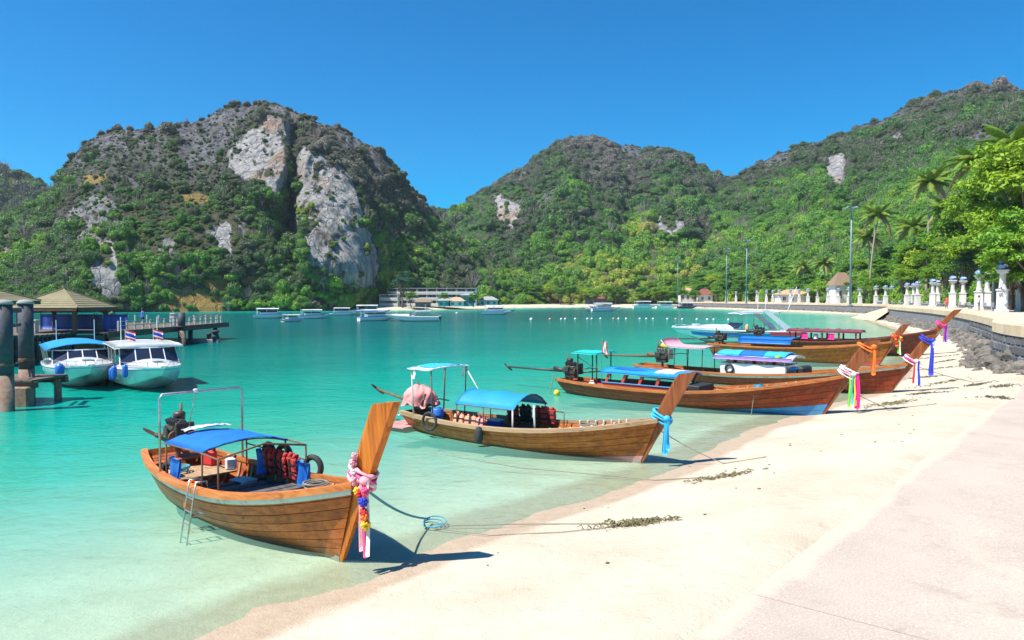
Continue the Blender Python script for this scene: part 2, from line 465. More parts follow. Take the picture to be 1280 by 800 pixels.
# ---- pinkish concrete pavement in the right foreground, cast in bays
def pavement_material():
    m, t, bs = newmat('exposed_concrete')
    v = coords(t); n1 = noise(t, v, .45, 6, .65); n2 = noise(t, v, 38, 3, .8); n3 = noise(t, v, 9, 5, .7)
    col = ramp(t, n1, [(.3, (.50, .42, .345)), (.5, (.45, .375, .305)), (.72, (.40, .325, .26))]).outputs[0]
    col = mixc(t, math_(t, 'MULTIPLY', ramp(t, n2, [(.35, (1, 1, 1)), (.5, (0, 0, 0))]).outputs[0], .5), col, (.33, .25, .215))
    col = mixc(t, math_(t, 'MULTIPLY', ramp(t, n2, [(.55, (0, 0, 0)), (.68, (1, 1, 1))]).outputs[0], .55), col, (.74, .66, .6))
    # blown sand lying in thin drifts
    dr = noise(t, coords(t, (1, .6, 1)), .32, 6, .7, .6)
    f = ramp(t, math_(t, 'ADD', math_(t, 'MULTIPLY', dr, .85), math_(t, 'MULTIPLY', n3, .18)), [(.53, (0, 0, 0)), (.66, (1, 1, 1))]).outputs[0]
    ed = nd(t, 'ShaderNodeAttribute', attribute_name='edge').outputs['Fac']
    f2 = ramp(t, math_(t, 'SUBTRACT', math_(t, 'ADD', math_(t, 'MULTIPLY', dr, 1.1), math_(t, 'MULTIPLY', n3, .35)), ed), [(.30, (0, 0, 0)), (.48, (1, 1, 1))]).outputs[0]
    f = math_(t, 'MAXIMUM', math_(t, 'MULTIPLY', f, .6), math_(t, 'MULTIPLY', f2, .85))
    col = mixc(t, f, col, (.53, .46, .35))
    st = noise(t, v, .9, 6, .75, .4)
    col = mixc(t, math_(t, 'MULTIPLY', ramp(t, st, [(.58, (0, 0, 0)), (.66, (1, 1, 1))]).outputs[0], .28), col, (.27, .21, .18))
    t.links.new(col, bs.inputs['Base Color']); bs.inputs['Roughness'].default_value = .9; bs.inputs['Specular IOR Level'].default_value = .2
    bump(t, math_(t, 'ADD', n2, math_(t, 'MULTIPLY', n3, .7)), bs, .5, .012)
    return m
pm = pavement_material()
pave = bpy.data.objects.new('pavement', None); link(pave); tag(pave, 'pinkish exposed concrete pavement beside the beach', kind='structure')
tv = (SLAB_B - SLAB_A) / np.hypot(*(SLAB_B - SLAB_A)); nv = np.array((tv[1], -tv[0])); Ls = np.hypot(*(SLAB_B - SLAB_A))
cuts = [-22, -9, 1.5, 12.6, 21.3, Ls + 3]
for i in range(len(cuts) - 1):
    mb = MB(); g = .008
    u = np.linspace(cuts[i] + g, cuts[i+1] - g, 12); w = np.array((0, .4, .8, 1.5, 3, 6, 14))
    P = np.zeros((12, 7, 3))
    for a_, uu in enumerate(u):
        for b_, ww in enumerate(w):
            q = SLAB_A + tv*uu + nv*ww
            P[a_, b_] = (q[0], q[1], slab_z(q[0], q[1]) - .1)
    mb.sheet(P[:, ::-1], .2); so = mb.build('paving_slab', pm, pave)
    cc = np.array([v_.co[:2] for v_ in so.data.vertices]); at = so.data.attributes.new('edge', 'FLOAT', 'POINT'); at.data.foreach_set('value', np.clip(slab_side(cc[:, 0], cc[:, 1])/.9, 0, 3).astype(np.float32))

# ---- sea wall with coping stones, rubble toe; promenade behind
def resample(P, step):
    P = np.asarray(P, float); sl = np.r_[0, np.cumsum(np.hypot(*np.diff(P, axis=0).T))]
    n = int(sl[-1]/step) + 1; u = np.linspace(0, sl[-1], n)
    return np.stack([cr(sl, P[:, 0], u), cr(sl, P[:, 1], u)], -1)
def normals2(P):
    d = np.gradient(P, axis=0); d /= np.linalg.norm(d, axis=1, keepdims=True)
    return np.stack([d[:, 1], -d[:, 0]], -1)          # to the right of travel: inland

M_stone = M('wall_stone', (.20, .20, .21), (.10, .105, .12), 1.6, .85, .05, 4, dirt=((.30, .27, .22), .8, .6))
M_cope = M('coping_stone', (.66, .53, .36), (.52, .40, .26), 1.1, .8, .01, 12, perobj=.1, dirt=((.30, .25, .2), 1.3, .3))
M_rub = M('rubble_rock', (.19, .165, .135), (.10, .09, .08), 1.4, .9, .06, 4, perobj=.3, dirt=((.12, .12, .1), .9, .5))
M_prom = M('promenade_paving', (.60, .49, .38), (.50, .40, .31), .6, .85, .01, 8)

def rock_mesh(seed, sub=2):
    rg = np.random.default_rng(seed)
    import bmesh
    bm = bmesh.new(); bmesh.ops.create_icosphere(bm, subdivisions=sub, radius=1)
    for v in bm.verts:
        p = np.array(v.co); k = 1 + .5*float(fbm(p[0]*1.3 + seed*3.1 + p[2], p[1]*1.3 + p[2]*.7, seed))
        q = p*k; q = np.clip(q, -.82 + .1*rg.random(3), .82); v.co = q*np.array((1, .8, .62))
    me = bpy.data.meshes.new('rock'); bm.to_mesh(me); bm.free(); me.materials.append(M_rub); return me
ROCKS = [rock_mesh(i, 2) for i in range(5)]

def sea_wall(path, name, label, coping_parts, z0):
    P = resample(path, 1.6); N = normals2(P)
    root = thing(name, label, 'sea wall')
    mb = MB(); G = np.zeros((len(P), 4, 3))
    for k, (off, z) in enumerate(((-.34, z0 - 1.2), (-.22, z0 + .3), (.06, PROM - .64), (1.2, PROM - .64))):
        G[:, k, :2] = P + N*off; G[:, k, 2] = z
    jit = fbm(P[:, 0]*.7, P[:, 1]*.7, 5)[:, None]*.06
    G[:, 1:3, :2] += N[:, None, :]*jit[:, :, None]*.5
    mb.grid(G, flip=False); mb.build('masonry_face', M_stone, root)
    def block(i0, i1, gap):
        b = MB(); seg = P[i0:i1+1].copy(); nn = N[i0:i1+1]
        t = seg[-1] - seg[0]; t /= np.linalg.norm(t); seg[0] += t*gap; seg[-1] -= t*gap
        vs = []
        for p, n in zip(seg, nn):
            for off, z in ((-.12, PROM-.62), (-.12, PROM-.05), (-.07, PROM), (1.1, PROM), (1.1, PROM-.62)):
                q = p + n*off; vs.append((q[0], q[1], z))
        fs = []
        for a in range(len(seg)-1):
            for k in range(5): fs.append((a*5+k, (a+1)*5+k, (a+1)*5+(k+1) % 5, a*5+(k+1) % 5))
        fs += [(0, 1, 2, 3, 4), tuple((len(seg)-1)*5 + k for k in (4, 3, 2, 1, 0))]
        b.add(vs, fs); return b
    i = 0
    while i < len(P) - 1:
        j = min(i + 2 if i < coping_parts else i + 4, len(P) - 1)
        block(i, j, .007).build('coping_stone', M_cope, root); i = j
    return root, P, N
w1, P1, N1 = sea_wall(WALL, 'sea_wall', 'curving dark stone sea wall with a sandstone coping behind the beach', 40, .4)
w2, P2, N2 = sea_wall(WALL2, 'sea_wall', 'straight far sea wall with dark stone face beyond the boat ramp', 0, -.2)
# the nearer wall face is laid in separate dark stones
M_block = M('dark_wall_block', (.15, .15, .16), (.075, .08, .09), 1.8, .85, .03, 6, perobj=.35, dirt=((.26, .24, .2), 1.1, .5))
rgw = np.random.default_rng(8); blocks = []
for k in range(6):
    mbk = MB().rbox((0, 0, 0), (rgw.uniform(.62, .95), .16, rgw.uniform(.40, .47)), .05); blocks.append(mbk.mesh('block', M_block))
u_ = np.r_[0, np.cumsum(np.hypot(*np.diff(P1, axis=0).T))]
for course in range(3):
    q_ = 28.0 + course*.37
    while q_ < 84:
        px_, py_ = np.interp(q_, u_, P1[:, 0]), np.interp(q_, u_, P1[:, 1]); nx_, ny_ = np.interp(q_, u_, N1[:, 0]), np.interp(q_, u_, N1[:, 1])
        f_ = course/2.; off = -.16 + .2*f_ - .03
        o = bpy.data.objects.new('wall_stone', blocks[rgw.integers(6)]); link(o, w1); o.location = (px_ + nx_*off, py_ + ny_*off, 1.12 + .50*course + rgw.uniform(-.02, .02)); o.rotation_euler = (rgw.uniform(-.05, .05), rgw.uniform(-.05, .05), math.atan2(-nx_, ny_) + rgw.uniform(-.05, .05)); q_ += rgw.uniform(.8, 1.05)
# rubble at the toe
rg = np.random.default_rng(5)
near_n = 0; mbr = MB()
rub = bpy.data.objects.new('rubble_stone_bank', None); link(rub); tag(rub, 'bank of grey rubble stones along the foot of the curved sea wall', 'rubble')
for P, N, z0, wall_i in ((P1, N1, .45, 0), (P2, N2, -.1, 1)):
    for p, n in zip(P, N):
        for k in range(9 if wall_i == 0 else 4):
            q = p - n*rg.uniform(.15, 1.5) + (rg.random(2)-.5)*.8; off = -np.dot(q - p, n)
            sz = rg.uniform(.2, .52)*(1.25 if off < .9 else .8)
            z = max(float(sand_z(q[0], q[1])), -.3) + .55*max(0, 1.3 - off)*rg.uniform(.3, 1)*(1 if wall_i == 0 else .8) - .05
            if wall_i == 0 and 34 < q[1] < 76 and near_n < 290:
                o = bpy.data.objects.new('stone', ROCKS[rg.integers(5)]); link(o, rub); near_n += 1
                o.location = (q[0], q[1], z); o.scale = (sz*rg.uniform(.8, 1.4), sz, sz); o.rotation_euler = tuple(rg.uniform(0, 6.28, 3)*np.array((.1, .1, 1)))
            elif q[1] > 34:
                me = ROCKS[rg.integers(5)]; c, s0 = math.cos(k*2.1 + q[0]), math.sin(k*2.1 + q[0])
                vs = [((v.co.x*c - v.co.y*s0)*sz + q[0], (v.co.x*s0 + v.co.y*c)*sz + q[1], v.co.z*sz + z) for v in me.vertices]
                mbr.add(vs, [tuple(f.vertices) for f in me.polygons])
far_r = mbr.build('stone_bank_far', M_rub); tag(far_r, 'far band of small rubble stones along the sea wall foot', 'rubble', kind='stuff')
# promenade surface, with the old boat ramp between the two walls
mb = MB(); A = np.vstack([P1, [(84, 158), (92, 172)], P2]); NA = normals2(A)
G = np.zeros((len(A), 3, 3))
for k, (off, z) in enumerate(((1.1, PROM - .004), (14, PROM - .004), (60, PROM + .3))):
    G[:, k, 0] = A[:, 0] + np.where(k == 0, NA[:, 0]*off, off); G[:, k, 1] = A[:, 1] + (NA[:, 1]*off if k == 0 else 0); G[:, k, 2] = z
mb.grid(G, flip=True)
prom = mb.build('promenade', M_prom); tag(prom, 'sandy paved promenade on top of the sea wall', kind='structure')
mb = MB()
ra = np.array([(76.7, 147), (72, 150), (83, 176), (99, 186), (104, 178), (90, 150)])
mb.add([(70.5, 141, -.3), (80, 172, -.3), (97, 187, -.3), (77.2, 144.5, 3.0 - .01), (86, 162, 2.98), (99.3, 185.5, 3.0-.01), (88, 146, 2.97), (103, 180, 2.97)],
       [(0, 1, 4, 3), (1, 2, 5, 4), (3, 4, 7, 6), (4, 5, 7)])
tag(mb.build('boat_ramp', M_cope), 'pale sloping boat ramp between the two sea walls', kind='structure')

# ================================================================ HILLS
FPX = 900.0
def ray(px): return (np.asarray(px, float) - 640)/FPX
def rockmat():
    m, t, bs = newmat('limestone_and_soil')
    rk = nd(t, 'ShaderNodeAttribute', attribute_name='rock').outputs['Fac']; dr = nd(t, 'ShaderNodeAttribute', attribute_name='dry').outputs['Fac']
    v = coords(t); vs = coords(t, (1, 1, .11)); vs2 = coords(t, (1, 1, .35))
    n1 = noise(t, vs, .22, 9, .74, .15); n2 = noise(t, vs2, .035, 5, .6); n3 = noise(t, v, .5, 6, .75); n4 = noise(t, vs, .32, 5, .7)
    lime = ramp(t, n1, [(.31, (.12, .125, .14)), (.41, (.28, .28, .29)), (.49, (.50, .485, .465)), (.57, (.62, .59, .545)), (.70, (.27, .265, .28))]).outputs[0]
    lime = mixc(t, math_(t, 'MULTIPLY', ramp(t, n2, [(.50, (0, 0, 0)), (.62, (1, 1, 1))]).outputs[0], .8), lime, (.47, .29, .17))
    lime = mixc(t, math_(t, 'MULTIPLY', ramp(t, n4, [(.54, (0, 0, 0)), (.64, (1, 1, 1))]).outputs[0], .5), lime, (.14, .14, .15))
    cv = nd(t, 'ShaderNodeTexVoronoi', feature='DISTANCE_TO_EDGE'); cv.inputs['Scale'].default_value = .16
    wv = nd(t, 'ShaderNodeVectorMath', operation='ADD'); sv = nd(t, 'ShaderNodeVectorMath', operation='SCALE'); nv_ = nd(t, 'ShaderNodeTexNoise'); nv_.inputs['Scale'].default_value = .25; nv_.inputs['Detail'].default_value = 4
    t.links.new(v, nv_.inputs['Vector']); t.links.new(nv_.outputs['Color'], sv.inputs[0]); sv.inputs['Scale'].default_value = 3.5; t.links.new(coords(t, (1, 1, .28)), wv.inputs[0]); t.links.new(sv.outputs[0], wv.inputs[1]); t.links.new(wv.outputs[0], cv.inputs['Vector'])
    crack = ramp(t, cv.outputs['Distance'], [(.0, (1, 1, 1)), (.055, (0, 0, 0))]).outputs[0]
    lime = mixc(t, math_(t, 'MULTIPLY', crack, .42), lime, (.10, .10, .105))
    # long-weathered rock is dark grey, only the sheer faces are fresh and pale
    grey = ramp(t, n1, [(.35, (.06, .064, .075)), (.5, (.18, .18, .195)), (.62, (.29, .285, .285)), (.7, (.12, .12, .135))]).outputs[0]
    lime = mixc(t, ramp(t, rk, [(.66, (0, 0, 0)), (.92, (1, 1, 1))]).outputs[0], grey, lime)
    soil = ramp(t, n3, [(.3, (.075, .10, .035)), (.55, (.13, .125, .065)), (.75, (.22, .18, .13))]).outputs[0]
    dry = ramp(t, n3, [(.3, (.50, .33, .10)), (.6, (.40, .27, .09)), (.8, (.24, .19, .07))]).outputs[0]
    col = mixc(t, ramp(t, math_(t, 'ADD', rk, math_(t, 'MULTIPLY', math_(t, 'SUBTRACT', n3, .5), .6)), [(.4, (0, 0, 0)), (.6, (1, 1, 1))]).outputs[0], soil, lime)
    col = mixc(t, ramp(t, math_(t, 'ADD', dr, math_(t, 'MULTIPLY', math_(t, 'SUBTRACT', n3, .5), .8)), [(.4, (0, 0, 0)), (.65, (1, 1, 1))]).outputs[0], col, dry)
    t.links.new(col, bs.inputs['Base Color']); bs.inputs['Roughness'].default_value = .95; bs.inputs['Specular IOR Level'].default_value = .1
    bump(t, math_(t, 'SUBTRACT', math_(t, 'ADD', math_(t, 'MULTIPLY', n1, 1.6), math_(t, 'MULTIPLY', n3, .6)), math_(t, 'MULTIPLY', crack, .35)), bs, 1, 3.4)
    return m
M_hill = rockmat()

def hillgrid(sil, bpts, rpts, zb, p0, p1, na, nt, pexp, seed, amp, rocks, drys, bumps, lump=45., jag=2.2):
    px = np.linspace(p0, p1, na); a = ray(px)
    top = 4 + cr(*zip(*sil), px) + jag*2.4*fbm(px/14, px*0 + seed, seed, 4)
    yb = cr(*zip(*bpts), px); yr = cr(*zip(*rpts), px); zr = EYE + (374 - top)/FPX*yr
    T = np.r_[np.linspace(0, 1, nt), 1 + np.linspace(0, .5, 9)[1:]]
    tf = np.minimum(T, 1)[:, None]
    Yg = yb + (yr - yb)*T[:, None]
    prof = tf**pexp
    Zg = zb + (zr - zb)*prof
    back = np.maximum(T - 1, 0)[:, None]; Zg = Zg - (zr - zb)*back*1.7*np.minimum(1, back*4)
    Xg = a*Yg
    env = np.sin(np.pi*np.clip(tf, 0, 1))**.6*(T[:, None] <= 1)
    py = 374 - FPX*(Zg - EYE)/Yg; pxg = np.repeat(px[None], len(T), 0)
    wx = pxg + 12*fbm(pxg/18, py/18, seed+3); wy = py + 14*fbm(pxg/18 + 7, py/18, seed+4)
    rock = np.zeros_like(pxg); dry = np.zeros_like(pxg)
    for poly, amt in rocks:
        ins = inpoly(wx, wy, poly); d = dpoly(wx, wy, poly); sd_ = np.where(ins, d, -d)
        rock = np.maximum(rock, amt*sstep(-2.5, 2.5, sd_)*(1 - .75*sstep(.10, .22, fbm(pxg/11, py/15, seed+41))))
    for poly, amt in drys:
        ins = inpoly(wx, wy, poly); d = dpoly(wx, wy, poly); sd_ = np.where(ins, d, -d)
        dry = np.maximum(dry, amt*sstep(-3, 3, sd_))
    dY = -amp*2*fbm(Xg/lump, Zg/lump*.8, seed, 5)*env
    cl = np.abs(fbm(Xg/16, Zg/70, seed+9, 4))*amp*1.1
    dY += cl*(.25 + rock)*env
    dY += rock*env*(3.4*np.abs(fbm(Xg/6.5, Zg/34, seed+61, 4)) + 3.2*np.abs(fbm(Xg/26, Zg/8, seed+62, 4)) - 1.2)*(amp/7)
    for poly, amt, soft in bumps:
        ins = inpoly(pxg, py, poly); d = dpoly(pxg, py, poly); sd_ = np.where(ins, d, -d)
        dY -= amt*sstep(-soft, soft, sd_)*sstep(0, .14, tf)
    Yg = np.maximum(Yg + dY, yb[None, :]*.97); Xg = a*Yg
    Zg = Zg + amp*.35*fbm(Xg/22, Yg/22, seed+5, 4)*env
    Zg[0] = np.minimum(Zg[0], -1.0) if zb < 2 else zb - 1
    return dict(X=Xg, Y=Yg, Z=Zg, rock=rock, dry=dry, py=py, px=pxg, nf=nt)

def hillobj(h, name, label):
    a, b = h['X'].shape
    me = npmesh(name, np.stack([h['X'], h['Y'], h['Z']], -1).reshape(-1, 3), gridfaces(a, b), M_hill, True, {'rock': h['rock'], 'dry': h['dry']})
    o = bpy.data.objects.new(name, me); link(o); return tag(o, label, kind='structure')

SIL_A = [(-420, 345), (-260, 300), (-120, 285), (0, 262), (64, 238), (80, 214), (100, 186), (130, 166), (180, 158), (235, 151), (258, 148), (275, 136), (310, 128), (355, 130), (376, 144),
         (410, 152), (450, 172), (480, 190), (503, 214), (525, 243), (542, 264), (565, 285), (620, 312), (680, 345)]
ROCK_A = [([(70, 235), (100, 190), (150, 168), (235, 160), (300, 180), (280, 240), (200, 245), (150, 262), (110, 250), (80, 300)], .5), ([(400, 165), (470, 200), (520, 250), (500, 290), (465, 285), (450, 230), (410, 195)], .42), ([(150, 262), (230, 240), (300, 260), (330, 300), (240, 330), (170, 320)], .3), ([(372, 192), (400, 198), (440, 228), (455, 280), (475, 325), (472, 366), (430, 362), (385, 338), (377, 290), (371, 240)], 1),
          ([(330, 150), (368, 158), (368, 215), (350, 265), (328, 245), (283, 228), (288, 195), (310, 170)], 1),
          ([(96, 180), (190, 158), (258, 148), (275, 138), (330, 128), (378, 140), (372, 165), (310, 175), (275, 205), (235, 215), (230, 180), (170, 185), (100, 215)], .68),
          ([(400, 150), (450, 172), (500, 210), (480, 215), (430, 185), (395, 170)], .75),
          ([(116, 305), (146, 298), (154, 372), (112, 376)], 1), ([(85, 255), (135, 245), (160, 280), (120, 310), (90, 300)], .8),
          ([(258, 288), (285, 282), (294, 320), (270, 318)], 1), ([(296, 275), (312, 280), (308, 305)], .9), ([(196, 292), (222, 300), (216, 330), (200, 322)], .8),
          ([(0, 295), (18, 288), (14, 320), (0, 322)], 1), ([(60, 270), (80, 260), (84, 300), (62, 300)], .6), ([(360, 240), (374, 250), (372, 300), (360, 292)], 1),
          ([(160, 215), (185, 200), (190, 225), (170, 240)], .7)]
DRY_A = [([(188, 395), (196, 366), (226, 360), (240, 355), (278, 366), (276, 393)], 1), ([(104, 222), (140, 216), (138, 230), (106, 232)], .9), ([(38, 345), (52, 338), (48, 360), (38, 358)], 1),
         ([(225, 235), (265, 240), (262, 262), (228, 255)], .6), ([(250, 345), (285, 340), (290, 362), (262, 368)], .6), ([(370, 141), (412, 152), (410, 158), (372, 150)], .8), ([(300, 348), (320, 350), (316, 372), (300, 370)], .6)]
BUMP_A = [([(372, 185), (405, 195), (445, 228), (460, 280), (480, 325), (480, 372), (420, 372), (380, 345), (372, 290), (368, 240)], 16, 5),
          ([(364, 150), (382, 165), (374, 200), (371, 300), (345, 310), (352, 250), (366, 215)], -15, 9),
          ([(285, 190), (330, 145), (366, 155), (366, 215), (350, 262), (325, 262), (285, 235)], 14, 7),
          ([(110, 290), (160, 285), (165, 380), (105, 385)], 10, 8), ([(180, 230), (350, 260), (360, 380), (180, 380)], 8, 30)]
hA = hillgrid(SIL_A, [(-420, 200), (0, 225), (150, 240), (300, 258), (420, 272), (452, 286), (480, 318), (560, 346), (680, 410)], [(-420, 420), (0, 400), (300, 392), (440, 396), (480, 412), (560, 462), (680, 540)],
              0, -420, 680, 640, 230, .82, 2, 7, ROCK_A, DRY_A, BUMP_A)
hillobj(hA, 'limestone_hill', 'steep limestone hill with pale cliffs on the left')

SIL_B = [(430, 330), (500, 285), (545, 262), (580, 255), (600, 240), (640, 215), (680, 191), (710, 176), (738, 172), (790, 180), (850, 188), (878, 208), (900, 217), (940, 222), (1000, 226), (1060, 250)]
ROCK_B = [([(612, 252), (628, 248), (650, 262), (646, 286), (614, 288)], 1), ([(806, 284), (818, 274), (835, 270), (858, 276), (862, 292), (838, 294), (812, 301)], 1), ([(735, 264), (741, 264), (741, 281), (736, 281)], 1),
          ([(775, 262), (780, 262), (781, 280), (776, 279)], 1), ([(755, 176), (790, 182), (850, 190), (860, 198), (800, 194), (770, 200)], .6), ([(640, 240), (690, 245), (700, 262), (650, 266)], .55), ([(785, 245), (830, 240), (835, 252), (790, 254)], .6)]
DRY_B = [([(638, 360), (660, 320), (680, 335), (660, 372), (645, 380)], .7), ([(690, 225), (720, 235), (745, 240), (700, 250)], .55)]
hB = hillgrid(SIL_B, [(430, 420), (640, 440), (860, 430), (1060, 420)], [(430, 640), (640, 760), (760, 800), (1060, 800)], 1, 430, 1060, 300, 130, .8, 31, 9, ROCK_B, DRY_B,
              [([(600, 240), (660, 240), (665, 290), (605, 292)], 14, 6), ([(800, 265), (868, 262), (868, 302), (804, 305)], 16, 6), ([(690, 180), (740, 180), (720, 300), (680, 300)], 22, 25), ([(780, 190), (800, 190), (790, 330), (765, 330)], -22, 14)], 60.)
hillobj(hB, 'forested_hill', 'forested hill with white rock scars behind the far beach')

SIL_C = [(740, 368), (800, 345), (840, 318), (870, 285), (895, 242), (915, 222), (940, 209), (960, 196), (1000, 182), (1060, 160), (1100, 143), (1150, 120), (1180, 113), (1280, 112), (1400, 118), (1560, 150)]
ROCK_C = [([(1028, 205), (1048, 196), (1056, 215), (1054, 240), (1030, 242)], 1), ([(938, 236), (965, 232), (970, 248), (945, 250)], .8), ([(945, 205), (1000, 182), (1060, 162), (1100, 146), (1180, 116), (1280, 116), (1280, 132), (1190, 132), (1110, 160), (1010, 198), (950, 214)], .55),
          ([(1090, 172), (1125, 168), (1130, 185), (1095, 188)], .8), ([(1190, 168), (1280, 158), (1280, 178), (1195, 184)], .7), ([(1150, 150), (1200, 140), (1205, 152), (1155, 160)], .5), ([(1030, 250), (1046, 248), (1044, 258)], .9)]
hC = hillgrid(SIL_C, [(740, 430), (840, 400), (880, 388), (930, 368), (1000, 290), (1060, 244), (1113, 206), (1190, 140), (1250, 100), (1280, 84), (1340, 66), (1560, 40)],
              [(740, 560), (900, 640), (1000, 640), (1180, 620), (1280, 600), (1560, 480)], PROM - .02, 740, 1560, 380, 170, 1.08, 57, 9, ROCK_C, [([(1120, 125), (1160, 118), (1180, 118), (1150, 130)], .5)],
              [([(900, 300), (960, 240), (1010, 250), (980, 330), (900, 350)], 14, 30), ([(1080, 150), (1110, 150), (1080, 330), (1050, 330)], -20, 22), ([(1000, 190), (1060, 200), (1050, 260), (1000, 260)], 24, 14)], 55.)
hillobj(hC, 'forested_hill', 'high wooded hill rising behind the promenade')
SIL_D = [(-420, 240), (-100, 222), (0, 213), (30, 220), (66, 237), (110, 262), (160, 300)]
hD = hillgrid(SIL_D, [(-420, 480), (160, 480)], [(-420, 640), (160, 640)], 0, -420, 160, 120, 60, .9, 77, 8, [([(0, 230), (30, 232), (20, 250), (0, 250)], .5)], [], [], 60.)
hillobj(hD, 'distant_hill', 'dark wooded hill showing behind the limestone hill')
def groundC(x, y):
    px = 640 + FPX*x/y; j = int(np.clip(np.searchsorted(hC['px'][0], px), 0, hC['px'].shape[1]-1))
    return float(np.interp(y, hC['Y'][:hC['nf'], j], np.maximum(hC['Z'][:hC['nf'], j], PROM)))

# ---- forest cover on the hills: crowns scattered over the slopes
def clump_mesh(name, seed, nleaf, mat, size=.2, lobes=7, core=True):
    rg = np.random.default_rng(seed)
    C = rg.normal(size=(lobes, 3)); C /= np.linalg.norm(C, axis=1, keepdims=True); C *= rg.uniform(.35, .62, (lobes, 1)); C[:, 2] = np.abs(C[:, 2])*.8 - .1
    rr = rg.uniform(.32, .52, lobes)
    k = rg.integers(lobes, size=nleaf); D = rg.normal(size=(nleaf, 3)); D /= np.linalg.norm(D, axis=1, keepdims=True); D[:, 2] = np.where(D[:, 2] < -.3, -D[:, 2], D[:, 2])
    P = C[k] + D*(rr[k]*rg.uniform(.72, 1.12, nleaf))[:, None]
    n = D + rg.normal(size=(nleaf, 3))*.45; n /= np.linalg.norm(n, axis=1, keepdims=True)
    u = np.cross(n, rg.normal(size=(nleaf, 3))); u /= np.linalg.norm(u, axis=1, keepdims=True); w = np.cross(n, u)
    sz = size*rg.uniform(.6, 1.3, nleaf)[:, None]
    V = np.stack([P - u*sz, P - w*sz*.55 + n*sz*.15, P + u*sz, P + w*sz*.55 + n*sz*.15], 1).reshape(-1, 3)
    F = np.arange(nleaf*4).reshape(-1, 4)
    if core:
        mb = MB()
        for c, r in zip(C, rr):
            mb.lathe([(.02, -r*.72), (r*.6, -r*.45), (r*.74, 0), (r*.6, r*.45), (.02, r*.72)], 7, c)
        cv = np.array(mb.v); q = [f for f in mb.f if len(f) == 4]
        F = np.vstack([F, np.array(q) + len(V)]); V = np.vstack([V, cv])
    return npmesh(name, V, F, mat, False)
M_forest = leafmat('forest_leaves', [(.0, (.26, .225, .20)), (.18, (.16, .155, .125)), (.34, (.085, .12, .058)), (.52, (.075, .18, .042)), (.70, (.13, .31, .036)), (.86, (.25, .41, .04)), (1, (.44, .43, .08))], inst=True)
FV = []
for i in range(4):
    o = bpy.data.objects.new('crown_source', clump_mesh('forest_crown', 40 + i, 1500, M_forest, .082, 9)); FV.append(o)
mbt = MB(); rgb = np.random.default_rng(3)
for i in range(26):   # a bare, grey-branched crown
    d = rgb.normal(size=3); d[2] = abs(d[2]) + .3; d /= np.linalg.norm(d); b0 = Vector((0, 0, -.6)).lerp(Vector(d)*.5, .4)
    mbt.tube([(0, 0, -.9), b0, Vector(d)*rgb.uniform(.7, 1.05)], [.05, .03, .01], 4)
M_bare = M('bare_twigs', (.30, .26, .22), (.2, .17, .14), 3, .9)
bare = bpy.data.objects.new('bare_source', mbt.mesh('bare_crown', M_bare))

def scatter_group(variants):
    ng = bpy.data.node_groups.new('forest_scatter', 'GeometryNodeTree')
    ng.interface.new_socket('Geometry', in_out='INPUT', socket_type='NodeSocketGeometry'); ng.interface.new_socket('Geometry', in_out='OUTPUT', socket_type='NodeSocketGeometry')
    gi = ng.nodes.new('NodeGroupInput'); go = ng.nodes.new('NodeGroupOutput'); L = ng.links.new
    mp = ng.nodes.new('GeometryNodeMeshToPoints'); L(gi.outputs[0], mp.inputs['Mesh'])
    jn = ng.nodes.new('GeometryNodeJoinGeometry')
    for o in variants:
        oi = ng.nodes.new('GeometryNodeObjectInfo'); oi.inputs['Object'].default_value = o; oi.inputs['As Instance'].default_value = True
        L(oi.outputs['Geometry'], jn.inputs[0])
    ip = ng.nodes.new('GeometryNodeInstanceOnPoints'); L(mp.outputs[0], ip.inputs['Points']); L(jn.outputs[0], ip.inputs['Instance'])
    ip.inputs['Pick Instance'].default_value = True
    def att(n, ty):
        a = ng.nodes.new('GeometryNodeInputNamedAttribute'); a.data_type = ty; a.inputs['Name'].default_value = n; return a.outputs[0]
    L(att('kindi', 'INT'), ip.inputs['Instance Index']); L(att('scl', 'FLOAT_VECTOR'), ip.inputs['Scale'])
    cx = ng.nodes.new('ShaderNodeCombineXYZ'); L(att('rz', 'FLOAT'), cx.inputs[2]); L(cx.outputs[0], ip.inputs['Rotation'])
    L(ip.outputs[0], go.inputs[0]); return ng
NG = scatter_group(FV + [bare])

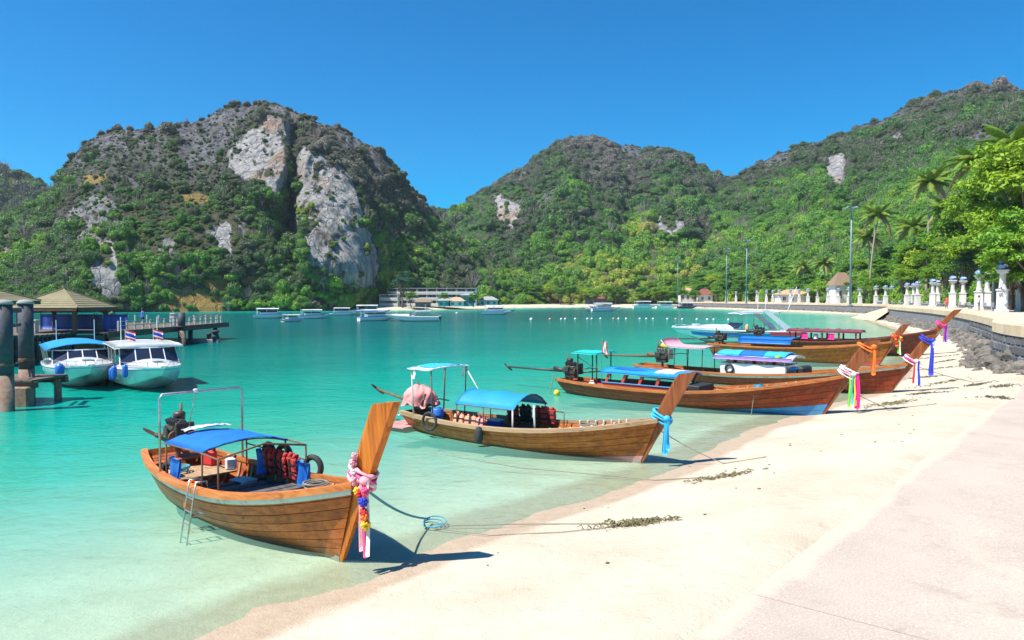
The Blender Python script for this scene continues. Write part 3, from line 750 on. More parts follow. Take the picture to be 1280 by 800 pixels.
def forest(name, label, h, n, size, seed, tintf, pxlim=(-60, 1340), tmin=.0, keep=None):
    rg = np.random.default_rng(seed); nf = h['nf']
    X, Y, Z = (h[k][:nf + 1] for k in 'XYZ')
    P = np.stack([X, Y, Z], -1); du = P[1:, :-1] - P[:-1, :-1]; dv = P[:-1, 1:] - P[:-1, :-1]
    ar = np.linalg.norm(np.cross(du, dv), axis=2)/(Y[:-1, :-1]**1.2)
    ar *= (h['px'][:nf, :-1] > pxlim[0]) & (h['px'][:nf, :-1] < pxlim[1])
    c = np.cumsum(ar.ravel()); c /= c[-1]
    i = np.searchsorted(c, rg.random(n)); r, q = np.unravel_index(i, ar.shape); r = np.minimum(r, nf-2)
    f, g = rg.random(n)[:, None], rg.random(n)[:, None]
    pos = P[r, q]*(1-f)*(1-g) + P[r+1, q]*f*(1-g) + P[r, q+1]*(1-f)*g + P[r+1, q+1]*f*g
    rock = h['rock'][r, q]; dry = h['dry'][r, q]; py = h['py'][r, q]; px = h['px'][r, q]
    ok = (rg.random(n) > rock*.98) & (rg.random(n) > dry*.92) & (pos[:, 2] > .3)
    if keep is not None: ok &= keep(pos, px, py)
    pos, px, py, rock = pos[ok], px[ok], py[ok], rock[ok]; n = len(pos)
    s = size*np.exp(rg.normal(0, .40, n))*np.where(rock > .2, .5, 1)*np.where(r[ok] > nf*.9, .62, 1)
    s = np.where((rg.random(n) < .07) & (rock < .2), s*1.9, s); s = np.minimum(s, pos[:, 1]*.0155)
    tint, bareP = tintf(pos, px, py, rg)
    kind = np.where(rg.random(n) < bareP, 4, rg.integers(4, size=n)).astype(np.int32)
    s = np.where(kind == 4, s*1.15, s)
    pos = pos + np.stack([np.zeros(n), np.zeros(n), s*.35], -1)
    me = bpy.data.meshes.new(name); me.vertices.add(n); me.vertices.foreach_set('co', pos.astype(np.float32).ravel())
    for nm, ty, val in (('tint', 'FLOAT', tint), ('rz', 'FLOAT', rg.uniform(0, 6.28, n))):
        at = me.attributes.new(nm, ty, 'POINT'); at.data.foreach_set('value', val.astype(np.float32))
    at = me.attributes.new('kindi', 'INT', 'POINT'); at.data.foreach_set('value', kind)
    at = me.attributes.new('scl', 'FLOAT_VECTOR', 'POINT'); at.data.foreach_set('vector', np.stack([s, s, s*rg.uniform(.6, 1.55, n)], -1).astype(np.float32).ravel())
    o = bpy.data.objects.new(name, me); link(o); tag(o, label, 'forest', kind='stuff')
    md = o.modifiers.new('scatter', 'NODES'); md.node_group = NG
    return o

def tA(pos, px, py, rg):
    hgt = pos[:, 2]/110.; pt = fbm(pos[:, 0]/28, pos[:, 2]/20, 91, 4)
    t = .64 - .42*hgt + pt*.75 + rg.normal(0, .085, len(pos)); return np.clip(t, .02, .97), np.clip(.03 + .22*hgt - pt*.3, 0, .4)
def tB(pos, px, py, rg):
    hgt = pos[:, 2]/180.; pt = fbm(pos[:, 0]/45, pos[:, 2]/28, 93, 4)
    t = .80 - .66*hgt + pt*.7 + rg.normal(0, .08, len(pos)); return np.clip(t, .04, .97), np.clip(.02 + .32*hgt - pt*.4, 0, .5)
def tC(pos, px, py, rg):
    hgt = pos[:, 2]/200.; pt = fbm(pos[:, 0]/40, pos[:, 2]/28, 95, 4)
    t = .86 - .76*hgt**.8 + pt*.65 + rg.normal(0, .08, len(pos)); return np.clip(t, .04, .97), np.clip(.02 + .36*hgt - pt*.4, 0, .5)
forest('hill_forest', 'dark green forest covering the limestone hill on the left', hA, 25000, 1.5, 1, tA, (-120, 680))
forest('hill_forest', 'forest covering the hill behind the far beach', hB, 24000, 2.6, 2, tB, (430, 1060))
forest('hill_forest', 'forest covering the high hill behind the promenade', hC, 36000, 2.15, 3, tC, (740, 1400), keep=lambda p, px, py: p[:, 1] > 120)
forest('hill_forest', 'dark forest on the distant hill behind the limestone hill', hD, 1500, 5, 4, lambda p, a, b, rg: (np.clip(rg.normal(.36, .08, len(p)), 0, 1), np.full(len(p), .1)), (-120, 120))

# ================================================================ LONGTAIL BOATS
W_orange = wood('varnished_hull', (.44, .11, .013), (.54, .17, .025), (.2, .04, .007), .38, scum=True)
W_gold = wood('golden_hull', (.42, .115, .014), (.52, .175, .03), (.17, .042, .008), .42, scum=True)
W_red = wood('red_brown_hull', (.31, .045, .010), (.39, .075, .018), (.12, .018, .006), .38, scum=True)
W_dark = wood('dark_brown_hull', (.18, .042, .02), (.23, .065, .03), (.08, .024, .015), .45, scum=True)
W_pale = wood('bare_deck_wood', (.46, .30, .17), (.55, .38, .23), (.28, .17, .09), .7)
W_rail = wood('gunwale_wood', (.52, .17, .04), (.60, .25, .08), (.28, .08, .02), .42)
W_inner = wood('inner_lining_wood', (.42, .10, .025), (.48, .15, .04), (.22, .05, .014), .55)
W_prow = wood('prow_timber', (.56, .155, .012), (.68, .24, .03), (.17, .04, .008), .38, .05, .5, True)
W_prow2 = wood('dark_prow_timber', (.29, .085, .026), (.36, .125, .04), (.12, .034, .015), .42, .1, .5, True)
W_grey = wood('weathered_bench_wood', (.13, .12, .12), (.2, .185, .17), (.06, .06, .065), .7)
P_ltblue = M('pale_blue_paint', (.36, .56, .57), (.45, .55, .52), 3, .5, dirt=((.36, .16, .07), 3.2, .85))
P_pink = M('faded_pink_paint', (.58, .26, .25), (.5, .2, .18), 3, .55, dirt=((.55, .42, .35), 1.5, .7))
P_white = M('worn_white_paint', (.70, .68, .62), (.62, .58, .5), 3, .5, dirt=((.38, .2, .1), 2.2, .7))
P_blue = M('blue_paint', (.03, .22, .50), (.04, .28, .55), 3, .4, dirt=((.1, .2, .22), 1.6, .5))
P_redp = M('red_paint', (.55, .07, .04), (.48, .05, .03), 3, .4, dirt=((.3, .08, .05), 1.6, .4))
P_boat_w = M('white_gelcoat', (.80, .81, .80), (.74, .76, .76), 1.2, .22, coat=.4, dirt=((.5, .5, .45), 1.1, .25))
C_blue = M('blue_tarpaulin', (.012, .17, .62), (.010, .13, .52), 2.5, .55, .012, 9)
C_sky = M('sky_blue_tarpaulin', (.02, .29, .64), (.02, .24, .56), 2.5, .5, .012, 9)
C_teal = M('teal_awning', (.02, .52, .50), (.02, .46, .46), 3, .5, .01, 9)
C_white = M('white_cloth', (.78, .77, .74), (.70, .69, .68), 5, .8, .01, 16)
C_lblue = M('light_blue_cloth', (.03, .42, .72), (.03, .36, .66), 5, .7, .01, 16)
C_pink = M('pink_cloth', (.80, .10, .26), (.7, .07, .22), 5, .7, .01, 16)
C_hot = M('magenta_cloth', (.82, .02, .26), (.72, .02, .22), 5, .7, .01, 16)
C_palep = M('pale_pink_cloth', (.78, .40, .45), (.7, .3, .36), 5, .75, .01, 16)
C_orange = M('orange_cloth', (.82, .19, .02), (.75, .15, .02), 5, .7, .01, 16)
C_yellow = M('yellow_cloth', (.82, .56, .03), (.78, .5, .02), 5, .7, .01, 16)
C_green = M('lime_green_cloth', (.25, .68, .06), (.2, .6, .05), 5, .7, .01, 16)
C_cyan = M('cyan_cloth', (.04, .55, .62), (.04, .5, .58), 5, .7, .01, 16)
C_navy = M('royal_blue_cloth', (.025, .05, .52), (.02, .04, .45), 5, .7, .01, 16)
C_red = M('red_cloth', (.70, .035, .03), (.6, .03, .03), 5, .7, .01, 16)
C_purple = M('purple_cloth', (.36, .22, .58), (.3, .17, .5), 5, .7, .01, 16)
C_coverp = M('faded_engine_cloth', (.78, .22, .22), (.72, .34, .32), 4, .8, .03, 8)
C_jred = M('red_life_jacket', (.56, .045, .035), (.44, .035, .03), 5, .75, .015, 12)
C_jora = M('orange_life_jacket', (.82, .32, .16), (.78, .40, .26), 5, .75, .015, 12)
C_jblk = M('black_nylon', (.018, .018, .022), (.03, .03, .035), 5, .6, .01, 12)
K_steel = M('galvanised_pipe', (.52, .53, .54), (.4, .4, .4), 6, .38, metal=.85, dirt=((.3, .16, .08), 5, .5))
K_rust = M('rusty_pipe', (.24, .12, .07), (.14, .08, .05), 6, .75, metal=.3)
K_dark = M('oily_iron', (.045, .045, .048), (.085, .08, .075), 6, .5, metal=.5, dirt=((.16, .08, .04), 5, .6))
K_alu = M('dull_aluminium', (.42, .42, .41), (.3, .3, .3), 6, .4, metal=.8)
K_rubber = M('black_rubber', (.022, .022, .024), (.04, .04, .04), 6, .75, .005, 14)
K_drum = M('blue_plastic', (.03, .16, .60), (.025, .13, .5), 4, .4)
K_tealp = M('teal_plastic', (.02, .22, .33), (.02, .18, .28), 4, .4)
K_rope = M('weathered_rope', (.30, .27, .21), (.2, .18, .14), 20, .9, .01, 60)
K_broper = M('blue_green_rope', (.10, .36, .42), (.08, .28, .34), 20, .9, .01, 60)
K_glass, _t, _b = newmat('tinted_glass')
_b.inputs['Base Color'].default_value = (.02, .025, .05, 1); _b.inputs['Roughness'].default_value = .06; _b.inputs['Specular IOR Level'].default_value = .7

def engine(parent, loc, shaft, cover=None, yellow=False, sc=1.0, tall=0):
    """longtail diesel: block with head, radiator, filter, pipes, pulley and the long drive shaft"""
    c = Vector(loc); s = sc
    e = MB().rbox(c + Vector((0, 0, 0)), (.62*s, .36*s, .34*s), .04)
    e.rbox(c + Vector((-.02, 0, -.24*s)), (.5*s, .28*s, .16*s), .03)
    e.rbox(c + Vector((.1*s, .19*s, -.02*s)), (.3*s, .1*s, .22*s), .02); e.rbox(c + Vector((-.12*s, -.2*s, .04*s)), (.22*s, .1*s, .2*s), .02)
    E = e.build('engine', K_dark, parent)
    h = MB().rbox(c + Vector((.02*s, 0, .24*s)), (.5*s, .22*s, .14*s), .03)
    for k in range(4): h.tube([c + Vector(((-.18 + .13*k)*s, -.15*s, .2*s)), c + Vector(((-.18 + .13*k)*s, -.2*s, .3*s)), c + Vector(((-.18 + .13*k)*s, -.06*s, .33*s))], .025*s, 6)
    h.build('cylinder_head', K_alu if yellow else K_dark, E)
    MB().lathe([(.03*s, 0), (.13*s, .01), (.14*s, .16*s), (.11*s, .2*s), (.02*s, .21*s)], 12, c + Vector((-.16*s, .1*s, .26*s))).build('air_filter', K_dark, E, True)
    r = MB().rbox(c + Vector((.38*s, 0, .06*s)), (.07*s, .42*s, .44*s), .015)
    for k in range(7): r.box(c + Vector((.42*s, 0, (-.1 + .055*k)*s)), (.02*s, .38*s, .015*s))
    r.build('radiator', K_alu if yellow else K_dark, E)
    MB().tube([c + Vector((-.1*s, .16*s, .2*s)), c + Vector((-.26*s, .22*s, .26*s)), c + Vector((-.34*s, .22*s, .38*s)), c + Vector((-.35*s, .22*s, .62*s))], [.035*s, .035*s, .03*s, .03*s], 8).build('exhaust_pipe', K_rust, E, True)
    MB().lathe([(.02, -.03), (.12*s, -.03), (.1*s, 0), (.12*s, .03), (.02, .03)], 14, c + Vector((.33*s, -.22*s, -.02*s)), rot('Y', math.pi/2)).build('pulley', K_rust, E)
    for k in range(3): pass
    MB().tube([c + Vector((-.2*s, -.2*s, .12*s)), c + Vector((0, -.27*s, .2*s)), c + Vector((.2*s, -.23*s, .1*s)), c + Vector((.3*s, -.2*s, .2*s))], .018*s, 6).build('hose', K_rubber, E, True)
    # swivel post
    MB().tube([c + Vector((0, 0, -.3*s)), c + Vector((0, 0, -.3*s - .5))], .06, 10).build('swivel_post', K_rust, E)
    e1 = Vector(shaft)
    sh = MB().tube([c + Vector((-.28*s, 0, -.06*s)), c + Vector((-.6*s, 0, -.07*s)).lerp(e1, .12)], .075*s, 8)
    sh.tube([c + Vector((-.5*s, 0, -.07*s)), e1], [.055*s, .035*s], 8); sh.build('drive_shaft', K_rust if not tall else K_dark, E, True)
    pr = MB(); ax = (e1 - c).normalized(); mm = ax.to_track_quat('Z', 'Y').to_matrix()
    pr.lathe([(.05, -.06), (.06, 0), (.02, .1)], 8, e1, mm)
    for k in range(2):
        a = k*math.pi + .6
        P = [[e1 + mm @ (rot('Z', a) @ Vector((q*.16 + .04, (w - .5)*(.09 if q < 2 else .05), (w - .5)*.06))) for w in (0, .5, 1)] for q in range(3)]
        pr.sheet(np.array([[list(v) for v in row] for row in P]), .012)
    pr.build('propeller', K_rust, E)
    MB().tube([c + Vector((.3*s, .05, 0)), c + Vector((.8*s, .07, .12*s)), c + Vector((1.2*s, .07, .1*s))], .022, 7).build('tiller', K_rust, E, True)
    if yellow:
        MB().rbox(c + Vector((.12*s, 0, .44*s)), (.36*s, .22*s, .16*s), .05).build('fuel_tank', C_yellow, E)
    if cover:
        n, k = 19, 40; P = np.zeros((n, k, 3)); rg = np.random.default_rng(4)
        for i in range(n):
            f = i/(n-1)
            for j in range(k):
                a = 2*math.pi*j/(k-1)
                r_ = (.08 + .42*math.sin(min(1, f*1.5)*math.pi/2)) * (1 + .16*math.sin(3*a + 1)*f + .13*math.sin(7*a + f*6)*f + .07*math.sin(13*a + f*11)) + (.16*max(0, f - .75)*(1 + math.sin(5*a)))
                P[i, j] = (c.x - .05 + r_*1.12*math.cos(a), c.y + r_*.8*math.sin(a), c.z + .5 - .62*f**1.5 + .07*math.sin(4*a + 2)*f + .04*math.sin(9*a + 5*f))
        MB().sheet(P, .012).build('engine_cover', C_coverp, E, True)
    return E

def arch(x0, x1, hw, z0, z1, n=13, m=13, sag=.03, tilt=0):
    P = np.zeros((n, m, 3))
    for i in range(n):
        for j in range(m):
            u, w = i/(n-1), j/(m-1)*2 - 1
            zz = z0 + (z1 - z0)*(1 - abs(w)**2.2) - sag*abs(math.sin(u*math.pi*2))*(1 - .3*abs(w)) + tilt*(u - .5) + .009*math.sin(11*u + 4*w + x0) + .008*math.sin(17*w + 3*u)
            P[i, j] = (x0 + (x1 - x0)*u, w*hw, zz)
    return P

class Boat:
    def __init__(s, name, label, stern, foot, beam, over, H, hm, hs, hb, hullm, lowm, prowm, stripe=None, railm=None, nplank=6, inner=None):
        st, ft = Vector((*stern, 0)), Vector((*foot, 0)); d = ft - st
        s.L = d.length; s.B = beam; s.over = over; s.H = H; s.hm, s.hs, s.hb = hm, hs, hb
        s.rz = math.atan2(d.y, d.x); s.loc = st
        s.root = thing(name, label, 'longtail boat', st, s.rz, 'wooden longtail boats drawn up to the beach')
        s.mat = Matrix.Translation(st) @ Matrix.Rotation(s.rz, 4, 'Z')
        L = s.L; root = s.root
        s.bw = lambda q: float(cr([0, .1, .28, .48, .66, .82, .93, 1], [.52, .74, .95, 1, .93, .66, .33, .10], q)[0])*beam/2
        ns = 22; S = [i/(ns-1) for i in range(ns)]
        # hull shell
        T = np.linspace(0, 1, 9)
        mb = MB(); G = {}
        for side in (-1, 1):
            G[side] = np.array([[s.pt(q, t, side, -.012) for t in T] for q in S])
            mb.grid(G[side], flip=(side > 0))
        tr = [tuple(p) for p in G[-1][0]] + [tuple(p) for p in G[1][0][::-1]]
        mb.add(tr, [tuple(range(len(tr)))])
        hull = mb.build('hull', hullm, root)
        # strakes, each a plank with its own edges
        edges = np.linspace(.10, .985, nplank + 1)
        for side in (-1, 1):
            for k in range(nplank):
                a, b = edges[k] + .0015, edges[k+1] - .0015
                pb = MB(); e_ = .003
                pb.grid(np.array([[s.pt(q, a + e_, side, .010), s.pt(q, (a+b)/2, side, .0105), s.pt(q, b - e_, side, .010)] for q in S]), flip=(side > 0))
                pb.grid(np.array([[s.pt(q, a, side, -.012), s.pt(q, a + e_, side, .010)] for q in S]), flip=(side > 0))
                pb.grid(np.array([[s.pt(q, b - e_, side, .010), s.pt(q, b, side, -.012)] for q in S]), flip=(side > 0))
                pb.build('plank', lowm if (k == 0 or (k == 1 and lowm is not hullm and s.wide_low(lowm))) else hullm, hull, True)
        # transom board
        tp = [s.pt(0, t, -1, .012) for t in np.linspace(.1, 1, 6)] + [s.pt(0, t, 1, .012) for t in np.linspace(1, .1, 6)]
        MB().add([(p[0] - .012, p[1], p[2]) for p in tp], [tuple(range(len(tp)))[::-1]]).build('transom', hullm, root)
        # inner lining
        mb = MB(); Ti = np.linspace(.3, .985, 5)
        for side in (-1, 1):
            mb.grid(np.array([[s.pt(q, t, side, -.05) for t in Ti] for q in S]), flip=(side < 0))
        mb.build('inner_lining', inner or W_inner, root)
        # floor boards
        zf = .14
        for k in range(5):
            mb = MB(); rows = []
            for q in np.linspace(.06, .9, 15):
                wv = max(.03, s.width_at(q, zf) - .06); y0, y1 = -wv + 2*wv*k/5 + .006, -wv + 2*wv*(k+1)/5 - .006
                x = s.xat(q, zf); rows.append([(x, y0, zf), (x, y1, zf)])
            mb.sheet(np.array(rows)[:, ::-1], .03); mb.build('floor_board', W_grey, root)
        # gunwales
        for side in (-1, 1):
            vs = []; 
            for q in S:
                p = np.array(s.pt(q, 1, side, 0)); u = .035*side
                vs += [p + (0, u + .03*side, -.075), p + (0, u + .03*side, .03), p + (0, -.08*side, .04), p + (0, -.08*side, -.045)]
            fs = []
            for i in range(ns-1):
                for k in range(4):
                    f = (i*4+k, (i+1)*4+k, (i+1)*4+(k+1) % 4, i*4+(k+1) % 4); fs.append(f if side < 0 else f[::-1])
            fs += [(0, 1, 2, 3), tuple((ns-1)*4 + k for k in (3, 2, 1, 0))]
            MB().add(vs, fs).build('gunwale', railm or W_rail, root)
            if stripe:
                rows = [[s.pt(q, .955, side, .024), s.pt(q, .935, side, .034), s.pt(q, .895, side, .034), s.pt(q, .88, side, .010)] for q in S]
                MB().grid(np.array(rows), flip=(side < 0)).build('rubbing_strake', stripe, root, True)
        # ribs
        for q in np.linspace(.12, .9, 13):
            for side in (-1, 1):
                rows = [[s.pt(q + dq, t, side, -.055 - o_) for dq, o_ in ((-.004, 0), (-.004, .035), (.004, .035), (.004, 0))] for t in np.linspace(.35, .96, 5)]
                MB().grid(np.array(rows), flip=(side < 0)).build('rib', W_pale if railm is None else W_inner, root)
        # fore deck and after deck of boards
        def deck(q0, q1, dz, nb, m):
            qs = np.linspace(q0, q1, nb + 1)
            for a, b in zip(qs[:-1], qs[1:]):
                g = .002; rows = []
                for q in (a + g, b - g):
                    z = s.zs(q) - dz; wv = s.width_at(q, z) - .05; x = s.xat(q, z)
                    rows.append([(x, -wv, z), (x, 0, z + .015), (x, wv, z)])
                MB().sheet(np.array(rows), .03).build('deck_board', m, root)
        deck(.80, .95, .14, 5, W_pale); deck(.015, .10, .12, 3, W_inner)
        # stem post: a broad raked timber running up from the forefoot
        vs = []; hs_ = [-.16, .0, hb*.5, hb, hb + .25*(H - hb), hb + .6*(H - hb), H]
        wf = [.20, .26, .34, .44, .43, .46, .54]; wl = [.08, .10, .13, .21, .22, .23, .25]
        for z, a, b in zip(hs_, wf, wl):
            k = H/2.7; cx = s.stem_x(z); a *= min(1.15, k); b *= min(1.1, k)
            cut = .07 if z == H else 0
            vs += [(cx + a*.55, -b*.30, z + cut), (cx + a*.55, b*.30, z + cut), (cx - a*.25, b*.5, z + cut*.2), (cx - a*.45, b*.42, z - cut), (cx - a*.45, -b*.42, z - cut), (cx - a*.25, -b*.5, z + cut*.2)]
        fs = []
        for i in range(len(hs_)-1):
            for k in range(6): fs.append((i*6+k, i*6+(k+1) % 6, (i+1)*6+(k+1) % 6, (i+1)*6+k))
        fs += [tuple(range(5, -1, -1)), tuple((len(hs_)-1)*6 + k for k in range(6))]
        MB().add(vs, fs).build('prow_post', prowm, root)
        # keel shoe at the forefoot
        MB().box((s.L - .05, 0, -.03), (.24, .10, .14)).build('forefoot_plate', P_white if lowm is P_white else K_steel, root)
    def wide_low(s, m): return m in (P_blue,)
    def stem_x(s, z): return s.L + s.over*z/s.H + .10*s.over*((z/s.H)**2 - z/s.H)
    def zs(s, q): return s.hm + (s.hs - s.hm)*max(0, (.3 - q)/.3)**2 + (s.hb - s.hm)*max(0, (q - .38)/.62)**1.9
    def zk(s, q): return -.34*(1 - max(0, q - .6)/.4*.62)*(1 - .7*max(0, .15 - q)/.15)
    def pt(s, q, t, side, off):
        q = min(max(q, 0), 1); k = .22 + .72*max(0, (q - .45)/.55)**1.3
        a = math.pi/2*t
        yf = math.sin(a)*(1-k) + t*k; zf = (1 - math.cos(a))*(1-k) + t*k
        z = s.zk(q) + (s.zs(q) - s.zk(q))*zf
        xk = .45 + (s.L - .45)*q; xs = s.stem_x(s.hb)*q
        x = xk + (xs - xk)*zf
        y = max(s.bw(q)*yf + .02, .03) + off*(1 if t > .05 else 0)
        return (x, y*side, z - (off*.3 if off > 0 else 0)*(1-t))
    def tz(s, q, z):
        lo, hi = 0., 1.
        for _ in range(18):
            m = (lo+hi)/2
            if s.pt(q, m, 1, 0)[2] < z: lo = m
            else: hi = m
        return lo
    def width_at(s, q, z): return s.pt(q, s.tz(q, z), 1, 0)[1]
    def xat(s, q, z): return s.pt(q, s.tz(q, z), 1, 0)[0]
    def qx(s, x): return min(max(x/s.L, 0), 1)
    def w(s, p): return s.mat @ Vector(p)
    def thwart(s, x, dz=.12, wd=.2, m=None):
        q = s.qx(x); z = s.zs(q) - dz; hw = s.width_at(q, z) - .03
        MB().rbox((x, 0, z), (wd, 2*hw, .045), .01).build('thwart', m or W_grey, s.root)
    def pipe(s, pts, r=.022, m=None, name='canopy_post', smooth=True): return MB().tube(pts, r, 8).build(name, m or K_steel, s.root, smooth)
    def canopy(s, x0, x1, hw, z0, z1, m, posts, pm=None, name='canopy', sag=.03, th=.014, tilt=0, rail=True):
        MB().sheet(arch(x0, x1, hw, z0, z1, sag=sag, tilt=tilt), th).build(name, m, s.root, True)
        for x in posts:
            u = (x - x0)/(x1 - x0); dz = tilt*(u - .5)
            for sd in (-1, 1):
                q = s.qx(x); zb = s.zs(q) - .1
                s.pipe([(x, sd*min(hw - .03, s.bw(q) - .06), zb), (x, sd*(hw - .03), z0 + dz + .0)], .018, pm)
            MB().tube([(x, w*hw*.985, z0 + (z1 - z0)*(1 - abs(w)**2.2) + dz - .028) for w in np.linspace(-1, 1, 9)], .016, 7).build('canopy_hoop', pm or K_steel, s.root, True)
        if rail:
            for sd in (-1, 1):
                s.pipe([(x0, sd*(hw-.01), z0 - .02 - tilt/2), (x1, sd*(hw-.01), z0 - .02 + tilt/2)], .016, pm, 'canopy_rail')

def orient(o, boat, p, rz=0, rx=0, ry=0):
    o.matrix_world = boat.mat @ Matrix.Translation(Vector(p)) @ Matrix.Rotation(rz, 4, 'Z') @ Matrix.Rotation(ry, 4, 'Y') @ Matrix.Rotation(rx, 4, 'X'); return o

def life_jacket(boat, p, rz, mat, label, rx=0, sc=1):
    """two padded front panels, back and collar, straps across"""
    o = thing('life_jacket', label, 'life jacket', group='life jackets hung in the longtail boats'); rg = random.Random(str(p))
    for sx in (-1, 1):
        mb = MB()
        for k in range(3): mb.rbox((sx*.115*sc, -.055, (-.05 - .155*k)*sc), (.19*sc, .075, .15*sc), .03, rot('Y', rg.uniform(-.12, .12)))
        mb.build('front_panel', mat, o)
        MB().tube([(sx*.1*sc, -.05, 0), (sx*.1*sc, -.01, .07*sc), (sx*.09*sc, .05, .03*sc)], .045*sc, 7).build('shoulder', mat, o, True)
    mb = MB()
    for k in range(3): mb.rbox((0, .05, (-.05 - .155*k)*sc), (.38*sc, .06, .15*sc), .025)
    mb.build('back_panel', mat, o)
    mb = MB()
    for zz in (-.12, -.3): mb.rbox((0, -.1, zz*sc), (.42*sc, .012, .035), .004)
    for sx in (-1, 1): mb.rbox((sx*.02, -.1, -.2*sc), (.03, .014, .4*sc), .004)
    mb.build('strap', C_jblk, o)
    return orient(o, boat, p, rz, rx)

def tyre(boat, p, R1, r, label, rz=0, rx=math.pi/2, name='tyre', cat='tyre'):
    o = MB().torus((0, 0, 0), R1, r, 22, 8).build(name, K_rubber, None, True)
    tag(o, label, cat); return orient(o, boat, p, rz, rx)

def drum(boat, p, r, h, mat, label, name='plastic_drum'):
    o = thing(name, label, 'drum')
    MB().lathe([(r*.9, 0), (r, .02), (r, h*.3), (r*1.04, h*.32), (r, h*.35), (r, h*.65), (r*1.04, h*.67), (r, h*.7), (r, h*.95), (r*.85, h)], 18).build('barrel', mat, o, True)
    MB().lathe([(r*.25, h), (r*.25, h + .04), (r*.05, h + .045)], 10, (r*.4, 0, 0)).build('cap', mat, o)
    return orient(o, boat, p)

def ribbon(boat, z, strips, label, wraps, group=None, pom=None, side=-1, drop=1.0, spread=.13, cat='prow ribbon', fwd=.16, loops=4):
    """cloths wound round the prow post and hanging straight down"""
    x = boat.stem_x(z); o = thing('prow_ribbon', label, cat, group=group); k = boat.H/2.7
    a, b = .275*k, .14*k
    rake = math.atan2(boat.over, boat.H)
    for i in range(loops):
        mb = MB(); zz = -.09 + .05*i
        pts = [(math.cos(t)*a*(1 + .05*math.sin(3*t + i)) + zz*math.tan(rake), math.sin(t)*b*(1.05 + .06*math.sin(2*t + i)), zz - math.cos(t)*a*math.tan(rake)*.9 + .03*math.sin(t + i*2)) for t in np.linspace(0, 2*math.pi, 17)]
        mb.tube(pts, [(.030 + .012*math.sin(j*1.9 + i)) for j in range(17)], 6, True); mb.build('knot_wrap', wraps[i % len(wraps)], o, True)
    MB().lathe([(.02, -.09), (.09, -.05), (.11, 0), (.08, .06), (.02, .09)], 9, (a*.75, side*.09, -.04)).build('knot', wraps[0], o, True)
    n = len(strips)
    for i, (m, ln, wd) in enumerate(strips):
        P = np.zeros((14, 6, 3)); ph = i*1.7
        for r_ in range(14):
            f = r_/13; fl = .5 + .5*f
            for c in range(6):
                u = c/5 - .5
                P[r_, c] = (a*.78 + fwd*0 + (i - (n-1)/2)*spread*.75 + u*wd*fl + .02*math.sin(f*5 + ph), side*(.13 + .035*math.cos(u*9 + ph)*fl + .02*math.sin(f*4 + ph)), -.03 - ln*drop*f - .015*math.cos(u*6))
        MB().sheet(P, .008).build('cloth_strip', m, o, True)
    if pom:
        for i, (m, dx, dz, r_) in enumerate(pom):
            mb = MB(); rg = random.Random(i); r_ *= .8; dx += rg.uniform(-.03, .03); dz += rg.uniform(-.02, .02)
            for k2 in range(16):
                t = k2*2.4; q = Vector((math.cos(t)*math.sqrt(1 - (k2/8 - 1)**2), math.sin(t)*math.sqrt(max(0, 1 - (k2/8 - 1)**2)), k2/8 - 1))*r_*.7
                mb.lathe([(.01, -r_*.45), (r_*rg.uniform(.25, .5), -r_*.1), (r_*rg.uniform(.2, .6), r_*.15), (.01, r_*.42)], 5, (a*.8 + dx + q.x*rg.uniform(.7, 1.3), side*.17 + q.y, dz + q.z*rg.uniform(.8, 1.4)))
            mb.build('flower_garland', m, o, True)
    o.matrix_world = boat.mat @ Matrix.Translation((x, 0, z)); return o

def rope(name, label, pts, r, m, sag=0, n=28, kind=None, ground=True, group=None):
    P = []
    for (p, q) in zip(pts[:-1], pts[1:]):
        p, q = Vector(p), Vector(q)
        for i in range(n):
            f = i/(n-1); v = p.lerp(q, f); v.z -= sag*4*f*(1-f)
            if ground:
                zg = float(sand_z(v.x, v.y)) + r*.6; v.z = max(v.z, zg)
            if P and (Vector(P[-1]) - v).length < 1e-4: continue
            P.append(v)
    o = MB().tube(P, r, 6).build(name, m, None, True); return tag(o, label, 'rope', group)

# ------------------------------------------------ boat 1: orange varnished, blue canopy
b1 = Boat('longtail_boat', 'orange varnished longtail boat with blue canopy, steel stern frame and pink prow garland', (-8.15, 16.92), (-2.91, 12.0), 1.95, 1.3, 2.72, .72, .86, 1.38, W_orange, W_orange, W_prow, P_ltblue, None, 7)
b1.canopy(2.15, 3.95, .9, 1.42, 1.56, C_blue, (2.2, 3.9), K_rust, sag=.015, tilt=.05)
MB().sheet(arch(2.05, 2.3, .5, 1.6, 1.64), .01).build('canopy_patch', C_white, b1.root, True)
for sd in (-1, 1): b1.pipe([(4.65, sd*.9, .7), (4.65, sd*.9, 1.42), (3.95, sd*.91, 1.43)], .02, K_rust)
b1.pipe([(4.65, -.9, 1.42), (4.65, 0, 1.58), (4.65, .9, 1.42)], .02, K_rust, 'canopy_hoop')
b1.pipe([(2.15, .88, 1.12), (4.65, .9, 1.12)], .016, K_rust, 'side_rail')
fr = [(1.95, -.9, .55), (1.95, -.9, 2.28), (1.95, -.84, 2.36), (1.95, .84, 2.36), (1.95, .9, 2.28), (1.95, .9, .55)]
b1.pipe(fr, .026, K_steel, 'stern_frame'); b1.pipe([(1.95, -.15, 2.36), (1.5, -.12, 1.5)], .012, K_steel, 'frame_stay')
MB().rbox((1.95, -.15, 2.38), (.07, .09, .09), .02).build('stern_lamp', C_white, b1.root)
b1.pipe([(1.97, .88, 1.55), (2.6, .5, 1.56)], .008, K_rope, 'frame_line')
engine(b1.root, (.62, 0, 1.28), (-1.05, .15, .98))
for x in (2.95, 3.4, 3.85, 4.3, 4.75): b1.thwart(x, .25, .2)
for k in range(6):  # raised engine platform of boards
    MB().rbox((1.2 + .19*k, .0, .55), (.18, 1.25, .04), .006).build('platform_board', W_pale, b1.root)
